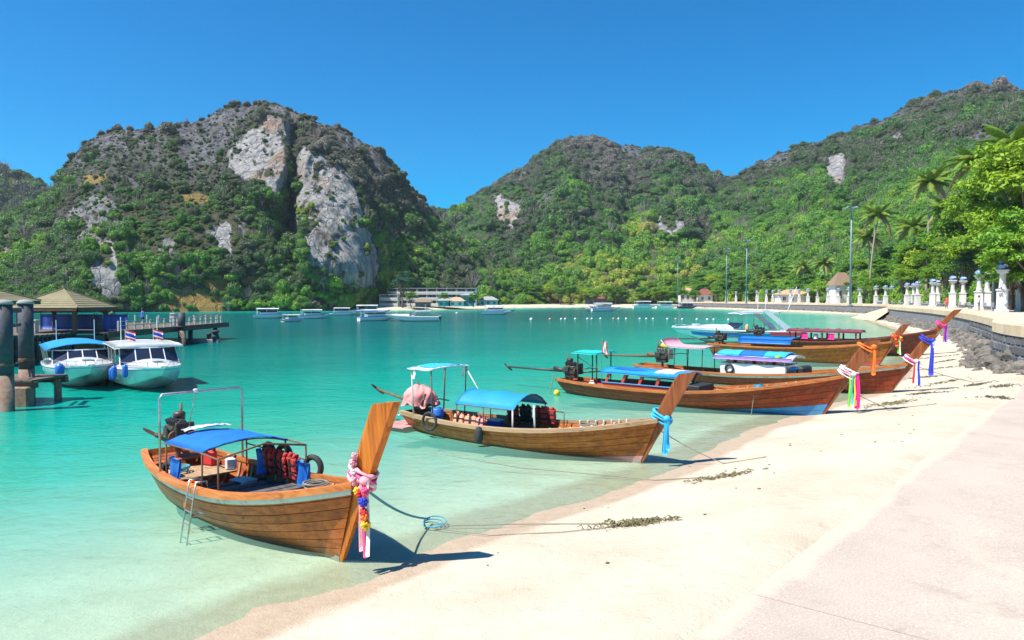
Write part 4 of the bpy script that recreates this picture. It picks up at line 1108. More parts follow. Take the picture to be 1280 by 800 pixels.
MB().rbox((5.25, 0, .56), (.05, 1.5, .3), .01).build('bulkhead', W_inner, b1.root)
for i in range(4):
    life_jacket(b1, (3.35 + .3*i, .82 + .03*(i % 2), 1.1 + .02*math.sin(i*3)), .2*math.sin(i*2.1) - .1, C_jred, ['red life jacket on the orange boat rail next to the aft blue bundle', 'second red life jacket on the orange boat rail counting from the aft blue bundle', 'third red life jacket on the orange boat rail counting from the aft blue bundle', 'red life jacket on the orange boat rail next to the forward blue bundle'][i], .08)
for i, (x, z) in enumerate(((3.0, 1.0), (3.65, 1.05), (4.78, .98))):
    tyre(b1, (x, .98, z), .2, .06, ['black inner tube behind the aft blue bundle on the orange boat rail', 'black inner tube showing above the red life jackets of the orange boat', 'large black inner tube ahead of the forward blue bundle on the orange boat'][i], .15*i, math.pi/2, 'inner_tube', 'inner tube')['group'] = 'inner tubes on the orange boat'
for i, (x, y, mt, lab) in enumerate(((2.35, -.78, C_blue, 'blue tarpaulin bundle tied under the aft corner of the blue canopy'), (4.62, .82, C_blue, 'blue tarpaulin bundle on the port rail ahead of the life jackets'), (2.95, .82, C_blue, 'blue tarpaulin bundle on the port rail behind the life jackets'))):
    P = np.zeros((6, 7, 3))
    for r_ in range(6):
        for c in range(7): P[r_, c] = ((c/6 - .5)*.42, .05*math.sin(c*1.3 + r_*.4), .16 - .1*r_ + .02*math.sin(c*2.1))
    o = MB().sheet(P, .05).build('tarpaulin_bundle', mt, None, True); tag(o, lab, 'tarpaulin'); orient(o, b1, (x, y, .92))
tyre(b1, (1.75, -.62, .66), .2, .07, 'black tyre leaning inside the starboard quarter of the orange boat', .2)
drum(b1, (3.1, -.75, .2), .14, .5, C_orange, 'orange plastic canister beside the starboard rail under the blue canopy', 'canister')
# boarding ladder over the starboard side
lad = thing('boarding_ladder', 'steel boarding ladder hooked over the starboard side of the orange boat', 'ladder')
lx = 3.95; yb = -b1.bw(b1.qx(lx))
for dx in (-.14, .14):
    MB().tube([(lx + dx, yb + .12, .62), (lx + dx, yb + .1, .92), (lx + dx, yb - .1, .93), (lx + dx, yb - .16, .6), (lx + dx, yb - .3, -.3)], .016, 7).build('side_rail', K_steel, lad, True)
for z in (.62, .38, .14, -.1):
    f = (.6 - z)/.9; MB().tube([(lx - .14, yb - .16 - .14*f, z), (lx + .14, yb - .16 - .14*f, z)], .014, 6).build('rung', K_steel, lad)
MB().tube([(lx - .14, yb - .21, .3), (lx - .14, yb + .04, .3), (lx + .14, yb + .04, .3), (lx + .14, yb - .21, .3)], .014, 6).build('standoff', K_steel, lad)
lad.matrix_world = b1.mat
ribbon(b1, 1.52, [(C_palep, 1.15, .1), (C_pink, 1.22, .09), (C_white, 1.18, .08)], 'pink and white ribbons with flower garlands tied round the orange prow', [C_palep, C_pink, C_white, C_pink], loops=5,
       pom=[(C_yellow, -.16, -.22, .075), (C_red, -.06, -.26, .075), (C_pink, .05, -.2, .08), (C_navy, .04, -.36, .09), (C_red, .05, -.5, .08), (C_orange, .06, -.6, .09), (C_yellow, .07, -.72, .1), (C_palep, -.2, -.05, .09), (C_palep, -.22, .2, .08), (C_palep, -.2, .34, .07), (C_white, -.24, .08, .07)])

def can(boat, p, mat, label, rz=0, s=1.0):
    o = thing('fuel_can', label, 'fuel can'); MB().rbox((0, 0, .17*s), (.3*s, .18*s, .34*s), .04).build('body', mat, o)
    MB().tube([(-.1*s, 0, .33*s), (-.08*s, 0, .41*s), (.06*s, 0, .41*s), (.08*s, 0, .33*s)], .018*s, 6).build('handle', mat, o, True); MB().lathe([(.03*s, .33*s), (.03*s, .39*s), (.005, .39*s)], 8, (.12*s, 0, 0)).build('cap', C_jblk, o)
    return orient(o, boat, p, rz)
def crate(boat, p, d, mat, label, rz=0, lid=None):
    o = thing('storage_crate', label, 'crate'); MB().rbox((0, 0, d[2]/2), d, .02).build('box', mat, o); MB().rbox((0, 0, d[2] + .02), (d[0]*1.05, d[1]*1.05, .04), .012).build('lid', lid or mat, o)
    return orient(o, boat, p, rz)
def coil(boat, p, r, mat, label, tilt=.05):
    mb = MB(); rg = random.Random(label)
    for k in range(5): mb.torus((rg.uniform(-.03, .03), rg.uniform(-.03, .03), .02 + .022*k), r + rg.uniform(-.04, .04), .016, 18, 6, rot('X', rg.uniform(-tilt, tilt)))
    o = mb.build('rope_coil', mat, None, True); tag(o, label, 'rope'); return orient(o, boat, p)
can(b1, (1.35, .42, .57), C_red, 'red fuel can on the stern platform of the orange boat', .4); can(b1, (2.1, .55, .57), C_white, 'white plastic can on the stern platform of the orange boat', 1.2, .8)
crate(b1, (2.9, .45, .18), (.45, .34, .3), C_white, 'white foam cool box under the blue canopy of the orange boat', .2); coil(b1, (6.35, .1, 1.0), .2, K_rope, 'coil of mooring rope on the foredeck of the orange boat')
coil(b1, (1.6, -.35, .6), .17, K_broper, 'coil of blue-green rope on the stern platform of the orange boat')
# ------------------------------------------------ boat 2: golden brown, arched sky-blue canopy
b2 = Boat('longtail_boat', 'golden brown longtail boat with arched blue canopy and pink cloth over its engine', (-3.4, 24.3), (3.41, 19.2), 1.95, 1.3, 2.42, .56, .62, 1.2, W_gold, P_pink, W_prow2, None, W_pale, 6, W_gold)
b2.canopy(2.7, 4.95, .86, 1.16, 1.52, C_sky, (2.75, 3.8, 4.9), K_rust, sag=.05)
b2.pipe([(4.9, -.84, .5), (4.9, -.84, 1.16)], .026, P_white)
b2.pipe([(5.65, -.78, .5), (5.62, -.8, 1.35)], .028, P_white, 'bow_pole'); b2.pipe([(2.75, .82, .95), (5.6, .78, .95)], .016, K_rust, 'side_rail'); b2.pipe([(5.62, .78, .5), (5.62, .78, .95)], .016, K_rust, 'side_rail')
MB().sheet(arch(.75, 1.75, .95, 2.12, 2.18, sag=.0), .03).build('stern_awning', C_white, b2.root, True)
MB().sheet(arch(.82, 1.68, .75, 2.165, 2.205, sag=.0), .02).build('awning_panel', C_lblue, b2.root, True)
for x, y in ((.8, -.8), (.8, .8), (1.7, -.85), (1.7, .85)): b2.pipe([(x, y*.9, .45), (x, y, 2.13)], .026 if x < 1 else .02, P_white if y < 0 and x < 1 else K_rust, 'awning_post')
for x, y in ((1.0, -.9), (1.7, .7)):
    P = np.array([[(x + .1*(c/3 - .5) + .01*math.sin(r_), y + .02*math.sin(c*2 + r_), 2.1 - .06*r_) for c in range(4)] for r_ in range(6)]); MB().sheet(P, .012).build('hanging_rag', C_white, b2.root, True)
b2.pipe([(1.7, .85, 2.05), (2.6, .6, 1.2)], .02, P_white, 'awning_brace')
engine(b2.root, (.42, 0, .95), (-1.9, .2, 1.15), cover=True)
for x in (2.4, 3.1, 3.8, 4.5): b2.thwart(x, .16, .2)
for k in range(7):
    q = .68 + .035*k
    for sd in (-1, 1): MB().rbox((b2.xat(q, .6), sd*(b2.width_at(q, b2.zs(q) - .05) - .09), b2.zs(q) - .02), (.05, .05, .12), .01).build('bow_cleat', P_white, b2.root)
can(b2, (2.2, .35, .2), C_red, 'red fuel can in the stern of the golden brown boat', .5); coil(b2, (6.9, 0, .72), .2, K_rope, 'coil of mooring rope on the foredeck of the golden brown boat'); crate(b2, (3.35, .3, .2), (.5, .35, .34), K_drum, 'blue cool box under the arched canopy', .1, C_white)
tyre(b2, (1.75, -.98, .52), .27, .045, 'large black inner tube hung outside the golden brown boat near its stern', .05, math.pi/2, 'inner_tube', 'inner tube')
drum(b2, (1.6, -.45, .2), .2, .66, K_drum, 'blue plastic drum standing in the stern of the golden brown boat')
for i, (x, m, z) in enumerate(((2.75, C_jora, .78), (3.2, C_jora, .76), (3.62, C_jora, .74))):
    life_jacket(b2, (x, -.66, z), .3*math.sin(i*2), [C_jora, C_jora, C_coverp][i], ['peach life jacket slumped by the aft end of the golden boat rail', 'orange life jacket standing along the rail of the golden brown boat', 'pink life jacket at the middle of the golden brown boat rail'][i], -.25, .95)
for i, x in enumerate((3.7, 4.2, 4.75, 5.1)):
    life_jacket(b2, (x, .78, .98), .15*math.sin(i*3), C_jred if i != 1 else C_jblk, 'black life jacket hung between red ones under the arched canopy' if i == 1 else {0: 'red life jacket hung under the arched canopy, beside the black one and nearer the stern', 2: 'red life jacket hung under the front edge of the arched canopy, beside the black one', 3: 'red life jacket hung just ahead of the arched canopy'}[i], .1)
fd = MB().lathe([(.02, -.26), (.09, -.22), (.125, -.1), (.125, .1), (.09, .22), (.02, .26)], 12).build('fender', K_rubber, None, True); tag(fd, 'black oval rubber fender hanging on the golden brown hull', 'fender'); orient(fd, b2, (3.85, -1.1, .34))
P = np.array([[(-.55 + 1.1*c/5, -.95 + 1.9*r_/5, .16) for r_ in range(6)] for c in range(6)]); MB().sheet(P, .04).build('swim_platform', P_pink, b2.root)
b2.pipe([(-.45, -.6, .18), (-.42, -.6, .42), (-.1, -.6, .5), (.12, -.6, .5)], .016, K_steel, 'grab_rail')
ribbon(b2, 1.28, [(C_lblue, 1.0, .16), (C_lblue, .86, .14)], 'light blue cloth knotted round the prow of the golden brown boat', [C_lblue], drop=.95, spread=.1)

# ------------------------------------------------ boat 3: long red-brown boat with wooden cabin
b3 = Boat('longtail_boat', 'long red-brown longtail boat with red-posted cabin, blue roof and blue painted bottom', (2.44, 33.75), (11.3, 26.45), 2.35, 1.75, 2.85, .58, .66, 1.6, W_red, P_blue, W_prow2, None, None, 6)
def cabin(b, x0, x1, hw, zlow, zsill, zroof, side, post, roofm, topm, nposts=5, slant=.18, th=.05):
    for sd in (-1, 1):
        MB().rbox(((x0+x1)/2, sd*hw, (zlow+zsill)/2), (x1 - x0, .05, zsill - zlow), .01).build('cabin_side', side, b.root)
        MB().rbox(((x0+x1)/2, sd*(hw + .03), zsill), (x1 - x0 + .1, .09, .04), .01).build('cabin_sill', P_blue if post is P_redp else side, b.root)
        for k in range(nposts):
            x = x0 + .08 + (x1 - x0 - .35)*k/(nposts-1)
            P = [(x, sd*hw, zsill), (x + .13, sd*hw, zsill), (x + .13 + slant, sd*(hw + .02), zroof), (x + slant, sd*(hw + .02), zroof)]
            m = MB(); m.add([(p[0], p[1] - .025, p[2]) for p in P] + [(p[0], p[1] + .025, p[2]) for p in P], [(0, 1, 2, 3), (7, 6, 5, 4), (0, 4, 5, 1), (1, 5, 6, 2), (2, 6, 7, 3), (3, 7, 4, 0)])
            m.build('cabin_post', post, b.root)
    MB().sheet(arch(x0 - .12, x1 + .2, hw + .14, zroof, zroof + .16, sag=0), th).build('cabin_roof', roofm, b.root, True)
    if topm: MB().sheet(arch(x0 + .35, x1 - .5, hw*.72, zroof + .118, zroof + .17, sag=0, n=5, m=7), .03).build('roof_panel', topm, b.root, True)
cabin(b3, 2.7, 6.3, .84, .34, .74, 1.16, P_redp, P_redp, C_sky, C_blue, 5)
MB().sheet(arch(5.1, 6.0, .7, 1.285, 1.345, sag=0, n=4), .03).build('roof_cover', C_white, b3.root, True)
MB().rbox((6.75, 0, .62), (.75, 1.4, .5), .03).build('storage_box', C_jblk, b3.root); MB().rbox((6.42, -.5, 1.0), (.06, .09, .55), .01, rot('Y', .5)).build('cabin_brace', P_redp, b3.root)
MB().rbox((2.3, 0, .42), (.7, 1.5, .3), .02).build('engine_box', P_redp, b3.root)
MB().sheet(arch(1.0, 2.35, .85, 1.93, 1.98, sag=0), .05).build('stern_awning', C_teal, b3.root, True)
for x, y in ((1.2, -.6), (2.2, -.6), (1.2, .6), (2.2, .6)): b3.pipe([(x, y, .4), (x, y, 1.94)], .028, K_dark, 'awning_post')
b3.pipe([(1.2, -.6, 1.75), (2.3, -.5, 1.1)], .018, K_steel, 'awning_brace')
engine(b3.root, (.45, 0, 1.06), (-3.6, .2, .95), tall=1, sc=1.15)
b3.pipe([(2.3, .6, 1.1), (.9, .1, .95)], .03, K_rust, 'tiller_bar')
for x in (7.2, 7.8, 8.4, 9.0): b3.thwart(x, .2, .22, W_pale)
for q in np.linspace(.62, .88, 8):
    MB().rbox((b3.xat(q, .5), b3.width_at(q, b3.zs(q) - .12) - .1, b3.zs(q) - .17), (.07, .05, .26), .01).build('frame_head', W_pale, b3.root)
MB().rbox((8.0, b3.width_at(.7, .5) - .1, .68), (3.6, .04, .1), .01).build('inner_stringer', W_rail, b3.root)
coil(b3, (10.0, .3, .95), .22, K_rope, 'coil of mooring rope by the deck locker of the red-brown cabin boat'); can(b3, (1.9, -.5, .3), C_white, 'white plastic can under the teal awning'); can(b3, (1.55, .4, .3), C_red, 'red fuel can under the teal awning', .8)
drum(b3, (9.3, -.1, .62), .2, .42, K_tealp, 'teal plastic jerry drum on the foredeck of the red-brown boat'); MB().rbox((9.75, .0, .72), (.3, .4, .3), .03).build('deck_locker', K_tealp, b3.root)
ribbon(b3, 1.72, [(C_green, 1.25, .1), (C_cyan, 1.15, .08), (C_yellow, 1.2, .07), (C_hot, 1.3, .16)], 'lime, cyan and magenta ribbons hanging from the prow of the red-brown cabin boat', [C_white, C_palep, C_white, C_palep], drop=.95, spread=.12, loops=5)
ribbon(b3, 2.72, [(C_orange, 1.05, .15)], 'orange cloth tied to the prow tip of the red-brown cabin boat', [C_orange], loops=2, drop=.95, cat='prow ribbon')
flag = thing('flag', 'small red and white flag on a thin pole at the stern of the red-brown boat', 'flag'); MB().tube([(0, 0, 0), (0, 0, 2.05)], .012, 6).build('pole', K_steel, flag)
for i, m in enumerate((C_red, C_white, C_palep, C_white, C_red)):
    P = np.array([[(.04 + .05*i + .05*c/2 + .02*math.sin(r_*.8 + i), .04*math.sin(r_*1.1 + i*.9), 2.0 - .11*r_ - .03*i) for c in range(3)] for r_ in range(6)]); MB().sheet(P, .008).build('flag_stripe', m, flag, True)
orient(flag, b3, (2.35, -.4, .55))

# ------------------------------------------------ boat 4: red-brown with white cabin box
b4 = Boat('longtail_boat', 'red-brown longtail boat with white cabin box and cushioned roof behind the red-posted cabin boat', (7.2, 40.8), (17.0, 32.6), 2.3, 1.75, 2.75, .58, .7, 1.48, W_red, W_dark, W_prow2, P_ltblue, None, 6)
for sd in (-1, 1): MB().rbox((6.9, sd*.86, .82), (3.3, .05, .62), .02).build('cabin_side', P_boat_w, b4.root)
for x in (5.25, 8.55): MB().rbox((x, 0, .82), (.05, 1.7, .62), .02).build('cabin_end', P_boat_w, b4.root)
for x in (5.3, 6.4, 7.5, 8.5):
    for sd in (-1, 1): b4.pipe([(x, sd*.84, 1.1), (x, sd*.86, 1.42)], .02, P_white, 'cabin_post')
MB().sheet(arch(4.9, 8.9, 1.0, 1.40, 1.58, sag=.02), .05).build('cabin_roof', P_boat_w, b4.root, True)
for i, (x0, x1, m) in enumerate(((5.0, 6.2, C_lblue), (6.2, 7.4, C_blue), (7.4, 8.5, C_lblue))): MB().sheet(arch(x0, x1, .8, 1.52, 1.70, sag=.0), .06).build('roof_cushion', m, b4.root, True)
P = np.array([[(4.9 + .25*c, -1.04 - .03*math.sin(c*1.3), 1.5 - .06*r_) for c in range(17)] for r_ in range(4)]); MB().sheet(P, .02).build('roof_valance', C_purple, b4.root, True)
MB().lathe([(.02, -.1), (.14, -.05), (.14, .06), (.02, .12)], 10, (8.2, -.9, 1.52)).build('float_ball', C_green, b4.root, True)
for i in range(9):
    m = [C_jora, C_jred, C_jora][i % 3]; MB().rbox((5.55 + .33*i, -.6 + .1*math.sin(i*2), 1.22), (.2, .14, .2), .05, rot('Z', i)).build('seat_cushion', m, b4.root)
tyre(b4, (5.75, -.94, .84), .2, .055, 'black tyre fixed on the white cabin side')
engine(b4.root, (1.5, 0, 1.25), (-2.4, .2, 1.05), yellow=True, sc=1.25)
P = arch(1.9, 4.4, .95, 1.78, 1.84, sag=.0, n=11); P[:3, :, 2] += np.array([.38, .12, .02])[:, None]
MB().sheet(P, .05).build('stern_awning', C_palep, b4.root, True)
for x, y in ((2.6, -.8), (4.2, -.8), (2.6, .8), (4.2, .8), (3.4, -.8)): b4.pipe([(x, y, .4), (x, y*.9, 1.8)], .024, K_dark, 'awning_post')
for x in (3.6, 9.2, 9.8, 10.4): b4.thwart(x, .18, .22)
MB().rbox((9.15, 0, .85), (.4, 1.2, .5), .08).build('storage_box', C_jblk, b4.root); MB().rbox((8.85, -.5, 1.0), (.35, .5, .14), .04).build('folded_tarpaulin', C_sky, b4.root)
ribbon(b4, 1.66, [(C_red, 1.05, .08), (C_white, 1.1, .12), (C_navy, 1.15, .1)], 'red, white and blue ribbons hanging low on the prow behind the cabin boat', [C_white, C_hot, C_white, C_palep], drop=.95)
ribbon(b4, 2.6, [(C_navy, 1.55, .2), (C_white, .32, .28)], 'long royal blue cloth with white scarf at a prow tip', [C_navy, C_navy], loops=3, drop=1.0)
rope('mooring_rope', 'bow rope of the boat with the royal blue cloth', [b4.w((b4.L + .9, 0, 1.5)), (22, 33.5, .4)], .014, K_rope, .1)

# ------------------------------------------------ boat 5: brown boat with flat blue tarpaulin
b5 = Boat('longtail_boat', 'brown longtail boat with flat blue tarpaulin roof and short prow with red garland', (15.2, 54.9), (24.0, 47.2), 2.2, 1.6, 2.7, .95, 1.0, 1.6, W_gold, P_redp, W_prow2, None, None, 5)
b5.canopy(2.6, 6.4, 1.0, 1.5, 1.62, C_blue, (2.7, 4.5, 6.3), K_dark, sag=.02)
P = np.array([[(2.6 + .38*c, -1.01 - .015*math.sin(c*2.2), 1.5 - .1*r_) for c in range(11)] for r_ in range(4)]); MB().sheet(P, .02).build('canopy_valance', C_blue, b5.root, True)
engine(b5.root, (.7, 0, 1.45), (-3.2, .2, 1.2), tall=1, sc=1.15)
for x in (3, 4, 5, 6, 7): b5.thwart(x, .2, .22)
ribbon(b5, 1.95, [(C_green, 1.1, .12), (C_white, 1.2, .1)], 'red and orange flower garland with green ribbon on the short dark prow', [C_red, C_orange], drop=.95,
       pom=[(C_red, -.15, .0, .12), (C_orange, -.18, -.2, .12), (C_red, -.16, -.42, .12), (C_orange, -.12, -.62, .12), (C_yellow, .1, -.05, .1), (C_red, .12, -.25, .11)])

# ------------------------------------------------ boat 6: big dark brown boat
b6 = Boat('longtail_boat', 'large dark brown longtail boat with maroon cabin roof and tall raked prow', (20.3, 62.0), (30.6, 55.0), 2.7, 2.9, 3.55, .95, 1.05, 2.05, W_dark, W_dark, W_prow2, None, W_dark, 6, W_dark)
P_maroon = M('maroon_paint', (.24, .05, .06), (.19, .04, .05), 3, .45, dirt=((.3, .14, .12), 1.4, .4))
cabin(b6, 3.6, 8.9, 1.0, .7, 1.12, 1.72, W_dark, W_dark, P_maroon, None, 5, 0, .1)
for i, (x, m) in enumerate(((4.9, C_hot), (6.9, C_hot))):
    P = np.array([[(x + .5*(c/4 - .5), -1.06 - .02*math.sin(c*2 + r_), 1.6 - .09*r_) for c in range(5)] for r_ in range(6)]); MB().sheet(P, .02).build('hanging_cloth', m, b6.root, True)
MB().rbox((5.7, -.8, 1.3), (.35, .3, .5), .1).build('water_jar', C_white, b6.root)
engine(b6.root, (.9, 0, 1.6), (-3.0, .2, 1.3), tall=1, sc=1.2)
for x in (3, 9.4, 10): b6.thwart(x, .2, .22)
for k in range(6): MB().rbox((4.0 + .8*k, .2*math.sin(k*2), 1.93), (.3, .6, .08), .03).build('roof_bundle', [P_maroon, C_jblk, P_maroon][k % 3], b6.root)
ribbon(b6, 2.45, [(C_hot, 1.3, .1), (C_navy, 1.35, .12), (C_purple, 1.2, .1)], 'pink and purple ribbons below the tall raked dark prow', [C_hot, C_pink], drop=.95)

# ------------------------------------------------ mooring ropes and gear on the sand
g = lambda x, y, dz=.02: (x, y, max(float(sand_z(x, y)), 0) + dz)
p0 = b1.w((b1.stem_x(1.3) + .2, 0, 1.3))
rope('mooring_rope', 'blue-green bow rope running down from the orange prow to a coil', [p0, g(-1.62, 14.0, .05)], .022, K_broper, .12, ground=False)
mb = MB()
for k in range(3): mb.torus((.03*k, .02*k, .02 + .02*k), .16 + .03*k, .013, 20, 6, rot('X', .1*k))
cl = mb.build('rope_coil', K_broper, None, True); tag(cl, 'coil of blue-green rope lying in the shallows off the orange prow', 'rope'); cl.location = g(-1.55, 13.7, .01)
rope('mooring_rope', 'thin rope stretched across the sand from the coil to the big weed tangle', [g(-1.5, 13.6, .03), g(.4, 13.5, .03), g(2.05, 12.9, .02)], .010, K_rope, 0)
rope('mooring_rope', 'second thin rope lying slack beside the one from the coil', [g(-1.5, 13.5, .02), g(-.4, 12.95, .02), g(.9, 12.75, .02), g(2.3, 12.8, .02)], .008, K_rope, 0)
rope('mooring_rope', 'rope stretched through the shallows from the golden brown boat to the small weed tangle', [(-2.55, 20.5, .0), (0.2, 18.4, .02), g(3.4, 17.0), g(4.6, 16.7)], .011, K_rope, 0)
rope('mooring_rope', 'bow rope of the golden brown boat lying on the beach', [b2.w((b2.stem_x(.9) + .15, 0, .9)), g(5.4, 18.3), g(6.6, 18.6)], .012, K_rope, .05)
rope('mooring_rope', 'bow rope of the red-brown cabin boat trailing on the sand', [b3.w((b3.stem_x(1.2) + .15, 0, 1.2)), g(13.6, 25.8), g(15.5, 26.2)], .014, K_rope, .05)
rope('mooring_rope', 'light rope hanging down the bow of the red-brown cabin boat', [b3.w((9.4, -b3.bw(.82)-.04, .9)), b3.w((9.3, -b3.bw(.82) - .1, -.1))], .014, K_rope, 0, ground=False)
rope('mooring_rope', 'pale rope dropping from the stern of the red-brown cabin boat', [b3.w((.0, -.8, .9)), b3.w((-.1, -1.0, -.1))], .02, K_rope, 0, ground=False)
buo = MB().lathe([(.02, -.16), (.1, -.12), (.15, 0), (.1, .1), (.02, .14)], 12).build('mooring_buoy', C_yellow, None, True); tag(buo, 'small yellow float at the stern of the red-brown cabin boat', 'buoy'); buo.location = b3.w((.5, -1.25, .12))

# ================================================================ SPEEDBOATS
P_aqua_refl = M('pale_aqua_hull', (.70, .78, .78), (.62, .72, .73), 1.5, .25, coat=.3, dirt=((.35, .5, .45), 1.2, .3))  # teal water reflected on the white lower hull, put into its colour
P_stripe = M('speedboat_blue_stripe', (.03, .22, .62), (.03, .2, .55), 2, .3)
P_redstr = M('speedboat_red_stripe', (.62, .05, .04), (.55, .04, .04), 2, .3)
M_vinyl = M('maroon_seat_vinyl', (.22, .05, .08), (.18, .04, .07), 3, .5)

def sb_sec(L, B, q):
    w = float(cr([0, .3, .6, .8, .92, 1], [.93, 1, .93, .68, .36, .0], q)[0])*B/2
    sh = .95 + .30*q**1.6; st = max(0, (q - .62)/.38)**1.7
    keel = -.35 + (sh*.78 + .3)*st; ch = .18 + (sh*.62 - .18)*st
    X = lambda f: q*(L - 1.5*(1-f))
    return [(X(0), .0, keel), (X(.35), w*.80, ch), (X(.5), w*.86, ch + .05), (X(.85), w*.985, sh - .14), (X(.9), w, sh - .10), (X(1), w*.97, sh)]

def speedboat(L, B, bow, heading, label, roofm, roof, topm=None, low=None, group='white speedboats tied up at the pier', stripe=None, flags=False, fend=None, name='speedboat', screen=True):
    h = Vector((*heading, 0)).normalized(); loc = Vector((*bow, 0)) - h*L; rz = math.atan2(h.y, h.x)
    r = thing(name, label, 'speedboat', loc, rz, group); low = low or P_aqua_refl; topm = topm or P_boat_w
    Q = np.linspace(0, 1, 20); S = [sb_sec(L, B, q) for q in Q]
    def band(i, j, nm, m, sm=True):
        mb = MB()
        for sd in (-1, 1): mb.grid(np.array([[(p[0], p[1]*sd, p[2]) for p in s[i:j+1]] for s in S]), flip=(sd < 0) ^ True)
        return mb.build(nm, m, r, sm)
    hull = band(0, 3, 'hull', low); band(3, 4, 'rubbing_strake', stripe or P_stripe); band(4, 5, 'topside', topm)
    tr = [S[0][k] for k in range(6)]; MB().add([(p[0], p[1], p[2]) for p in tr] + [(p[0], -p[1], p[2]) for p in tr[::-1]], [tuple(range(12))]).build('transom', low, r)
    if stripe:
        mb = MB()
        for sd in (-1, 1): mb.grid(np.array([[(a[0]*(1-f) + b[0]*f, (a[1]*(1-f) + b[1]*f + .012)*sd, a[2]*(1-f) + b[2]*f) for f in (.35, .8)] for a, b in ((s[2], s[3]) for s in S[:18])]), flip=(sd > 0))
        mb.build('hull_stripe', stripe, r, True)
    # cambered foredeck and cockpit floor
    qd = np.linspace(.55, .995, 12)
    MB().sheet(np.array([[(sb_sec(L, B, q)[5][0], sb_sec(L, B, q)[5][1]*w, sb_sec(L, B, q)[5][2] + .34*(1 - w*w)*min(1, (1-q)*3)) for w in np.linspace(-1, 1, 9)] for q in qd]), .03).build('foredeck', topm, r, True)
    MB().box((L*.27, 0, .45), (L*.5, B*.84, .04)).build('cockpit_floor', topm, r)
    for sd in (-1, 1):
        MB().sheet(np.array([[(x, sd*(B*.43), z) for z in (.45, .95)] for x in np.linspace(.1, L*.55, 5)]), .04).build('coaming', topm, r)
        MB().rbox((L*.25, sd*B*.32, .66), (L*.4, .42, .42), .05).build('bench_seat', M_vinyl, r)
    MB().rbox((L*.985 - .1, 0, 1.3), (.3, .3, .1), .04).build('bow_chock', topm, r)
    MB().rbox((L*.80, 0, 1.46), (.55, .55, .06), .02).build('deck_hatch', C_lblue if fend else topm, r)
    for sd in (-1, 1):
        pts = [(sb_sec(L, B, q)[5][0] - .05, sd*max(0.05, sb_sec(L, B, q)[5][1] - .1), sb_sec(L, B, q)[5][2] + .22) for q in (.62, .72, .82, .9, .955)]
        MB().tube([(pts[0][0], pts[0][1], pts[0][2] - .2)] + pts + [(pts[-1][0], pts[-1][1], pts[-1][2] - .2)], .018, 6).build('bow_rail', K_steel, r, True)
        for p in pts[1:4]: MB().tube([p, (p[0], p[1], p[2] - .22)], .014, 6).build('rail_post', K_steel, r)
    x0, x1, zr, hw, arched = roof
    if screen:   # raked windscreen of panes in a frame
        zb, zt = 1.12, zr - .12
        for k in range(4):
            y0, y1 = -B*.42 + B*.84*k/4 + .03, -B*.42 + B*.84*(k+1)/4 - .03; bow_ = lambda y: .5*(1 - (y/(B*.42))**2)
            P = np.array([[(x1 + .25 + bow_(y) - .7*f, y*(1 - .05*f), zb + (zt - zb)*f) for f in (0, 1)] for y in (y0, y1)])
            MB().sheet(P, .012).build('windscreen_pane', K_glass, r)
        for k in range(5):
            y = -B*.42 + B*.84*k/4; f = .5*(1 - (y/(B*.42))**2)
            MB().tube([(x1 + .25 + f, y, zb), (x1 - .45 + f, y*.95, zt)], .028, 6).build('windscreen_frame', topm, r)
        MB().tube([(x1 - .45 + .5*(1 - w*w), w*B*.42*.95, zt) for w in np.linspace(-1, 1, 9)], .035, 6).build('windscreen_frame', topm, r, True)
        MB().tube([(x1 + .25 + .5*(1 - w*w), w*B*.42, zb) for w in np.linspace(-1, 1, 9)], .04, 6).build('windscreen_frame', topm, r, True)
    P = arch(x0, x1, hw, zr, zr + arched, sag=0, n=9, m=11); P[:, :, 2] -= (.10*(np.linspace(0, 1, 9)**4))[:, None]
    MB().sheet(P, .09 if arched < .2 else .03).build('roof', roofm, r, True)
    for x in np.linspace(x0 + .2, x1 - .3, 4):
        for sd in (-1, 1): MB().tube([(x, sd*B*.44, .9), (x - .05, sd*(hw - .08), zr + .01)], .026, 7).build('roof_post', K_steel, r)
    if arched >= .2:
        MB().tube([(x1 - .1, w*hw, zr - .1) for w in (-1, 0, 1)], .02, 6).build('roof_hoop', K_steel, r)
    for sd in (-1, 1): MB().tube([(x0 + 1.2, sd*hw*.55, zr + .05), (x0 + 1.15, sd*hw*.55, zr + 1.35)], .02, 6).build('antenna', P_boat_w, r)
    for sd in (-.35, .35):
        MB().rbox((-.25, sd*B, .75), (.5, .42, .62), .1).build('outboard_motor', P_boat_w if sd < 0 else K_dark, r); MB().rbox((-.3, sd*B, .1), (.2, .14, .9), .04).build('outboard_leg', K_dark, r)
    M4 = Matrix.Translation(loc) @ Matrix.Rotation(rz, 4, 'Z')
    return r, M4

